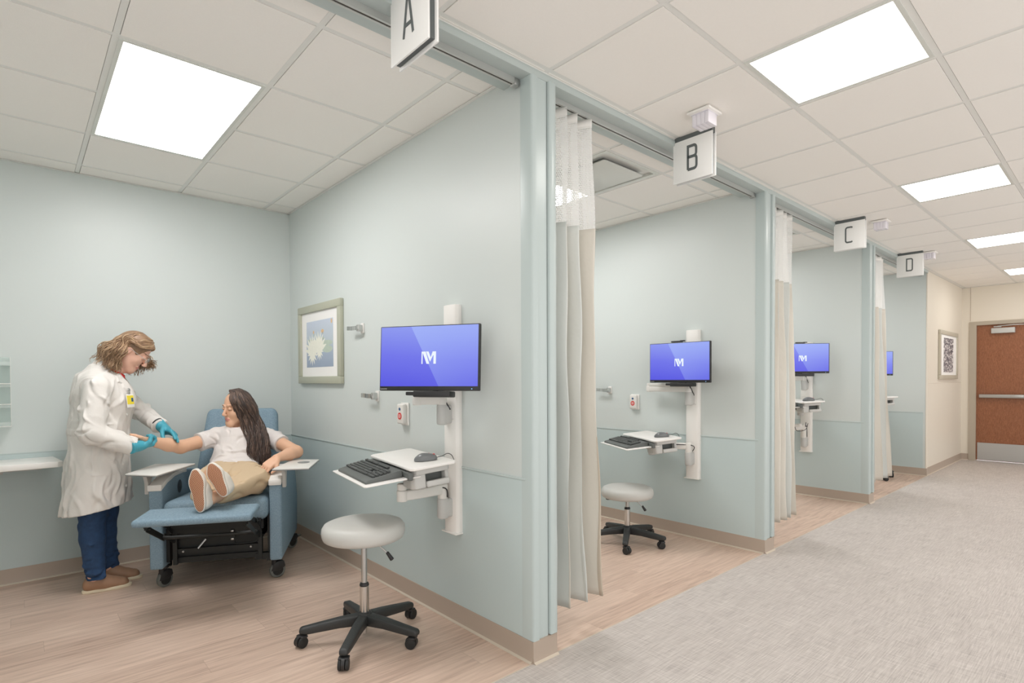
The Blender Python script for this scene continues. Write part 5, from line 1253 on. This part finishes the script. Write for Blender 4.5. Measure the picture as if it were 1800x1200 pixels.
# jeans
S = SDF((-.22, -.2, .07), (.16, .2, .98), .0045)
for sg, hp, kn, cf, ak in ((-1, -.06, (-.075, -.085, .49), (-.078, -.085, .34), (-.066, -.085, .1)), (1, -.03, (-.03, .085, .47), (-.038, .085, .33), (-.018, .085, .12))):
    S.cone((hp, sg * .085, .86), kn, .095, .069, k=.03); S.cone(kn, cf, .066, .067, k=.03); S.cone(cf, ak, .064, .053, k=.02)
S.cone((-.04, -.04, .88), (-.04, .04, .88), .10, .10, k=.04)
S.crease(60, .035, .008, .012, lambda p, r: (1, r.randn() * .6, r.randn() * .5), 4); S.crease(30, .03, .008, .016, lambda p, r: (1, r.randn(), .2), 5, lambda V: V[:, 2] < .22); S.half((-.06, 0, .074), (0.05, -.08, -1))
S.build('jeans', M['jeans'], cl)
def shoe(S_up, parent, x0, x1, y, rz):
    """slip-on shoe lying along +x from heel x0 to toe x1"""
    L = x1 - x0; M4 = Matrix.Translation((x0, y, 0)) @ Matrix.Rotation(rz, 4, 'Z')
    S = SDF((-.02, -.07, -.005), (L + .02, .07, .12), .0035)
    S.cone((.038, 0, .04), (L * .45, 0, .036), .034, .036, k=.02); S.cone((L * .45, 0, .036), (L - .05, .004, .026), .038, .037, k=.02); S.cone((.045, 0, .07), (.09, 0, .07), .032, .034, k=.03); S.cone((.09, 0, .068), (L * .62, 0, .045), .034, .03, k=.03)
    S.cone((.055, 0, .13), (.062, 0, .092), .029, .027, k=.005, sub=True); S.half((0, 0, .018), (0, 0, -1)); S.half((0, 0, .088), (-.25, 0, 1))
    u_ = S.build('shoe_upper', M['tan'], parent); u_.matrix_local = M4
    out = [(L * (.5 - .5 * math.cos(a)), 0) for a in []]
    pts = []
    for i in range(36):
        a = 2 * PI * i / 36; c_, s_ = math.cos(a), math.sin(a); xx = L / 2 + (L / 2 + .002) * abs(c_) ** .82 * (1 if c_ > 0 else -1); wd = .034 + .008 * math.exp(-((xx / L - .72) / .22) ** 2); pts.append((xx, wd * abs(s_) ** .8 * (1 if s_ > 0 else -1)))
    so = MB().prism(pts, .021, None, bev=.004).build('shoe_sole', M['sole'], u_, smooth=50)
    MB().box((L * .55, 0, .058), (.035, .05, .003), Ry(.3), bev=.001).build('stitching', M['tan'], u_) if False else None
shoe(None, cl, -.135, .118, -.088, .12); shoe(None, cl, -.085, .165, .085, -.02)
# hair
S = SDF(hc - .2, hc + .2, .004); A = [hf, hs, hu]
S.ell(hc + hu * .030 - hf * .016, (.101, .083, .103), A, k=.02); S.ell(hc - hf * .06 - hu * .03, (.06, .078, .08), A, k=.03)
S.ell(hc + hf * .118 - hu * .03, (.088, .10, .108), A, k=.008, sub=True)
for g in (-1, 1): S.ell(hc + hf * .012 - hu * .035 + hs * .085 * g, (.035, .035, .05), A, k=.006, sub=True)
hair = S.build('hair', M['hair_blond'], cl)
P = []; r1 = random.Random(4)
tab = [(-126, (.062, -.090, 1.37)), (-145, (.0, -.095, 1.40)), (-180, (-.062, -.01, 1.435)), (-215, (-.01, .09, 1.40)), (-235, (.06, .10, 1.36)), (-260, (.15, .095, 1.352)), (-285, (.20, .085, 1.372)), (-302, (.248, .07, 1.40))]
for i in range(520):
    t = r1.random() * (len(tab) - 1); j = min(int(t), len(tab) - 2); fr = t - j; a = math.radians(tab[j][0] + (tab[j + 1][0] - tab[j][0]) * fr)
    e = V3(*tab[j][1]) * (1 - fr) + V3(*tab[j + 1][1]) * fr + V3(r1.gauss(0, .012), r1.gauss(0, .012), r1.uniform(-.01, .045))
    dr = hf * math.cos(a) + hs * math.sin(a) if True else 0; k = r1.uniform(.96, 1.06)
    p0 = hc + hu * (.124 * k) + hf * (.04 - .07 * r1.random()) + dr * .012
    p1 = hc + hu * .098 * k + dr * .07; p2 = hc + hu * .03 + dr * (.103 if abs(math.sin(a)) < .7 else .09) * k
    mid = (p2 + e) / 2 + dr * .022 * k
    P.append([p0, p1, p2, mid, e])
for i in range(150):   # swept from the parting over the temple and behind the near ear, and mirrored on the far side
    q = r1.random(); sg = -1 if i % 3 else 1; o = r1.uniform(.97, 1.05); j = lambda v=.005: V3(r1.gauss(0, v), r1.gauss(0, v), r1.gauss(0, v))
    p0 = hc + (hu * .117 + hf * (.035 + .02 * q)) * o; p1 = hc + (hf * (.078 - .05 * q) + hu * (.088 + .02 * q) + hs * sg * (.035 + .015 * q)) * o; p2 = hc + (hf * (.04 - .05 * q) + hu * (.052 + .03 * q) + hs * sg * (.083)) * o
    p3 = hc + (-hf * (.03 + .04 * q) + hu * .038 + hs * sg * .089) * o; e = (V3(.055, -.095, 1.375) if sg < 0 else V3(.10, .10, 1.365)) + j(.014) + V3(-.05 * q, 0, .03 * q)
    P.append([p0, p1, p2, p3, (p3 + e) / 2 + hs * sg * .012 + j(), e] if sg < 0 else [p0, p1, hc + (hf * .05 + hu * .04 + hs * .085) * o, V3(.215, .085, 1.45) + j(), V3(.235, .075, 1.395) + j(.01)])
join_mesh_objects(hair, locks('t', P, .0042, M['hair_blond'], None, n=5, seed=2, wave=.0085, wfreq=58))
# strands along the hairline over the near ear and across the top
# glasses
gl = thing('eyeglasses', 'thin clear-framed glasses worn by the clinician', 'glasses', (CLO[0], CLO[1], 0), CLR)
g_ = MB(); ln = MB()
for g in (-1, 1):
    cc = hc + hf * .106 + hu * .006 + hs * .033 * g; pts = [cc + (hs * math.cos(2 * PI * i / 24) * .026 + hu * math.sin(2 * PI * i / 24) * .019) for i in range(25)]
    g_.tube(pts, .0012, n=6); g_.tube([cc + hs * .026 * g, hc + hf * .085 + hu * .006 + hs * .071 * g, hc - hf * .0 + hu * .008 + hs * .083 * g, hc - hf * .02 - hu * .01 + hs * .082 * g], .0013, n=6)
    ln.prism([(math.cos(2 * PI * i / 24) * .0255, math.sin(2 * PI * i / 24) * .0185) for i in range(24)], .001, Matrix(((hs[0], hu[0], hf[0], cc[0]), (hs[1], hu[1], hf[1], cc[1]), (hs[2], hu[2], hf[2], cc[2]), (0, 0, 0, 1))))
g_.tube([hc + hf * .107 + hu * .008 + hs * .007, hc + hf * .112 + hu * .012, hc + hf * .107 + hu * .008 - hs * .007], .0012, n=6)
g_.build('rim', M['lgrey'], gl); ln.build('lenses', M['lens'], gl)
MB().sph(hc - hf * .004 - hu * .042 - hs * .079 * 1.0, .0035).build('earring', M['gold'], cl)

# ---------------------------------------------------------------- patient
pt = thing('person', 'seated person with long dark hair, white t-shirt and khaki trousers, arm outstretched', 'person', CHL, CRZ)
pf = nrm((-.66, -.74, -.14)); pu = nrm(V3(-.04, -.10, 1) - pf * (V3(-.04, -.10, 1) @ pf)); pc = V3(.02, .525, 1.112); ps = np.cross(pu, pf)
SR, ER, WR = V3(-.118, .56, .905), V3(-.30, .355, .862), V3(-.42, .15, .928)
SLf, EL, WLf = V3(.235, .565, .885), V3(.435, .345, .802), V3(.335, .15, .788)
S = SDF((-.58, -.42, .52), (.56, .8, 1.27), .0042)
head(S, pc, pf, pu)
S.cone((.05, .585, .96), pc - pf * .03 - pu * .06, .052, .047, k=.025)
S.cone((.03, .47, .70), (.05, .55, .86), .115, .125, k=.05, sq=((0, 1, 0), 1.25)); S.cone(SR + V3(.05, .0, -.0), SLf - V3(.05, 0, 0), .055, .055, k=.04)
S.cone(SR, ER, .049, .043, k=.03); S.cone(ER, ER * .6 + WR * .4, .043, .042, k=.02); S.cone(ER * .6 + WR * .4, WR, .042, .028, k=.02)
S.cone(SLf, EL, .049, .043, k=.03); S.cone(EL, EL * .6 + WLf * .4, .042, .040, k=.02); S.cone(EL * .6 + WLf * .4, WLf, .040, .027, k=.02)
hand(S, WR, (-.93, -.30, .16), (-.1, .25, 1), [(.12, .2, .15), (.14, .22, .15), (.16, .24, .15), (.2, .26, .15)], thumb=.0, flip=-1, r=.92)
hand(S, WLf, (-.52, -.45, -.42), (-.42, -.1, -.8), [(.30, .35, .2), (.34, .4, .2), (.38, .4, .25), (.42, .4, .25)], thumb=.0, flip=1, r=.95)
S.cone((.02, .45, .665), (.04, .45, .665), .10, .10, k=.04)
for hp, kn, ak, tl in (((.12, .42, .655), (.205, .04, .655), (.045, -.335, .632), (.01, -.385, .72)), ((-.05, .42, .655), (-.04, .07, .705), (.115, -.325, .715), (.09, -.37, .78))):
    S.cone(hp, kn, .07, .05, k=.03); S.cone(kn, ak, .048, .034, k=.02); S.cone(ak, tl, .03, .022, k=.02)
S.build('body', [M['skin2'], M['lips'], M['brow']], pt, head_mats(pc, pf, pu))
# t-shirt
S = SDF((-.28, .25, .58), (.42, .76, 1.03), .0042); Y1 = ((0, 1, 0), 1.22)
S.cone((.02, .455, .665), (.04, .54, .86), .172, .160, k=.05, sq=Y1); S.cone(SR + V3(.05, 0, 0), SLf - V3(.05, 0, 0), .066, .066, k=.04)
S.ell((-.035, .455, .80), (.08, .07, .062), k=.03); S.ell((.12, .455, .79), (.08, .07, .062), k=.03)
S.ell((.03, .385, .705), (.165, .125, .09), k=.04)
S.cone(SR, SR * .38 + ER * .62, .066, .062, k=.03); S.cone(SLf, SLf * .5 + EL * .5, .066, .062, k=.03)
S.crease(60, .06, .009, .013, lambda p, r: (1, .2, .25 + r.randn() * .35), 3, lambda V: V[:, 2] < .84); S.crease(40, .045, .009, .012, lambda p, r: (.6 * np.sign(p[0] - .05), 0, .7 + r.randn() * .3), 8, lambda V: V[:, 2] > .8)
S.cone((.045, .57, .95), (.03, .50, 1.04), .055, .075, k=.008, sub=True)
cut_sleeve(S, tuple(SR * .46 + ER * .54), ER - SR, .085); cut_sleeve(S, tuple(SLf * .55 + EL * .45), EL - SLf, .085); S.half((0, .30, .650), (.0, .12, -1))
S.build('t_shirt', M['tee'], pt)
# trousers
S = SDF((-.2, -.36, .555), (.33, .62, .86), .0042)
S.cone((.02, .46, .67), (.05, .46, .67), .115, .115, k=.05, sq=((0, 0, 1), 1.2))
for hp, kn, ak in (((.11, .42, .652), (.205, .06, .664), (.085, -.24, .645)), ((-.05, .42, .652), (-.045, .08, .705), (.075, -.245, .712))):
    S.cone(hp, kn, .100, .086, k=.045); S.cone(kn, ak, .084, .064, k=.03)
S.cone((.05, .30, .66), (.08, .12, .65), .10, .07, k=.05); S.cone((-.05, .08, .70), (-.035, -.22, .635), .07, .055, k=.03)
S.ell((.03, .33, .665), (.15, .12, .07), k=.04)
S.crease(70, .06, .010, .015, lambda p, r: (.35 + r.randn() * .3, 1, r.randn() * .4), 6); S.crease(34, .05, .009, .014, lambda p, r: (1, .3 * r.randn(), .3 * r.randn()), 7, lambda V: V[:, 1] > .2)
S.half((0, -.255, .7), (-.25, -1, 0)); S.half((0, 0, .552), (0, 0, -1)); S.half((0, .4, .775), (0, -.15, 1))
S.build('trousers', M['khaki'], pt)
def sneaker(heel, toe, nrm_out, parent):
    """sole plane faces nrm_out; heel and toe are on the sole"""
    heel, toe = V3(*heel), V3(*toe); a = nrm(toe - heel); L = np.linalg.norm(toe - heel) + .02; n_ = nrm(V3(*nrm_out) - a * (V3(*nrm_out) @ a)); b = np.cross(n_, a)
    # local frame: x along b (width), z along a (heel to toe), y = -n (into shoe)
    O = heel - a * .01; M4 = Matrix(((b[0], -n_[0], a[0], O[0]), (b[1], -n_[1], a[1], O[1]), (b[2], -n_[2], a[2], O[2]), (0, 0, 0, 1)))
    pts = []
    for i in range(44):
        t = 2 * PI * i / 44; c_, s_ = math.cos(t), math.sin(t); z = L / 2 - L / 2 * c_; q = z / L; wd = .032 + .0135 * math.exp(-((q - .72) / .2) ** 2) + .003 * math.exp(-((q - .15) / .15) ** 2); pts.append((wd * abs(s_) ** .72 * (1 if s_ > 0 else -1), z))
    R = Matrix(((1, 0, 0, 0), (0, 0, 1, 0), (0, 1, 0, 0), (0, 0, 0, 1)))
    s0 = MB().prism(pts, .03, R, bev=.004, seg=3).build('shoe_midsole', M['canvas'], parent, smooth=50, M4=M4, recalc=True)
    cx = L / 2; MB().prism([(x * .86, cx + (z - cx) * .95) for x, z in pts], .003, Matrix.Translation((0, -.0018, 0)) @ R, bev=.0008).build('shoe_tread', M['waffle'], s0, smooth=50, recalc=True)
    S = SDF((-.07, .0, -.03), (.07, .17, L + .02), .0038)
    S.cone((0, .045, .042), (0, .04, L * .5), .036, .038, k=.02); S.cone((0, .04, L * .5), (0, .03, L - .052), .039, .036, k=.02); S.cone((0, .075, .045), (0, .075, .08), .037, .037, k=.03); S.cone((0, .10, .05), (0, .07, L * .5), .034, .036, k=.03)
    S.cone((0, .20, .06), (0, .115, .06), .034, .03, k=.004, sub=True); S.half((0, .022, 0), (0, -1, 0)); S.half((0, .125, .06), (0, 1, .12))
    S.build('shoe_upper', M['canvas'], s0)
sneaker((.018, -.435, .586), (-.010, -.425, .810), (-.12, -.98, .06), pt)
sneaker((.134, -.408, .662), (.062, -.395, .835), (-.05, -.98, -.02), pt)
# hair
S = SDF(V3(-.14, .2, .60), V3(.36, .72, 1.30), .004); A = [pf, ps, pu]
S.ell(pc + pu * .034 - pf * .02, (.100, .083, .099), A, k=.02); 
S.ell(pc + pf * .12 - pu * .035, (.088, .088, .088), A, k=.008, sub=True)
S.cone((.085, .57, 1.08), (.13, .52, .98), .044, .038, k=.03, sq=((.3, 1, 0), 1.3)); S.cone((.13, .52, .98), (.175, .455, .86), .038, .040, k=.03, sq=((.3, 1, 0), 1.5)); S.cone((.175, .455, .86), (.195, .405, .76), .040, .024, k=.03, sq=((.3, 1, 0), 1.5))
hair = S.build('hair', M['hair_dark'], pt)
P = []; r1 = random.Random(12)
for i in range(900):
    q = r1.random(); j = r1.uniform(-1, 1); back = r1.random()
    th = math.radians(20 + 190 * q)       # around the head from her brow over the left side to the back
    dr = pf * math.cos(th) + ps * math.sin(th)
    if (dr @ V3(1, 0, 0)) < -.35: dr = dr - 1.4 * V3(1, 0, 0) * (dr @ V3(1, 0, 0)); dr = nrm(dr)
    k = r1.uniform(.97, 1.05)
    p0 = pc + pu * .134 * k + pf * (.05 - .08 * r1.random()); p1 = pc + pu * .11 * k + dr * .06; p2 = pc + pu * .035 + dr * .106 * k
    sx = max(0, min(1, .5 + .5 * (dr @ nrm(V3(.75, .65, 0))) + r1.gauss(0, .12)))   # 0 inner (face) edge, 1 outer edge
    fr = r1.uniform(-.035, .03)
    m1 = V3(.062 + .125 * sx, .475 + fr * .8 + .02 * sx, 1.00); m2 = V3(.102 + .13 * sx, .425 + fr, .885); zz = r1.uniform(.655, .77) + .03 * sx; m3 = V3(.145 + .11 * sx * (1.0 if zz > .7 else .7), .365 + fr, zz)
    if (dr @ pf) > .55: p2 = pc + pu * .05 + dr * .085 + ps * .02
    P.append([p0, p1, p2, m1, m2, m3])
join_mesh_objects(hair, locks('t', P, .0040, M['hair_dark'], None, n=5, seed=5, wave=.006, wfreq=36))
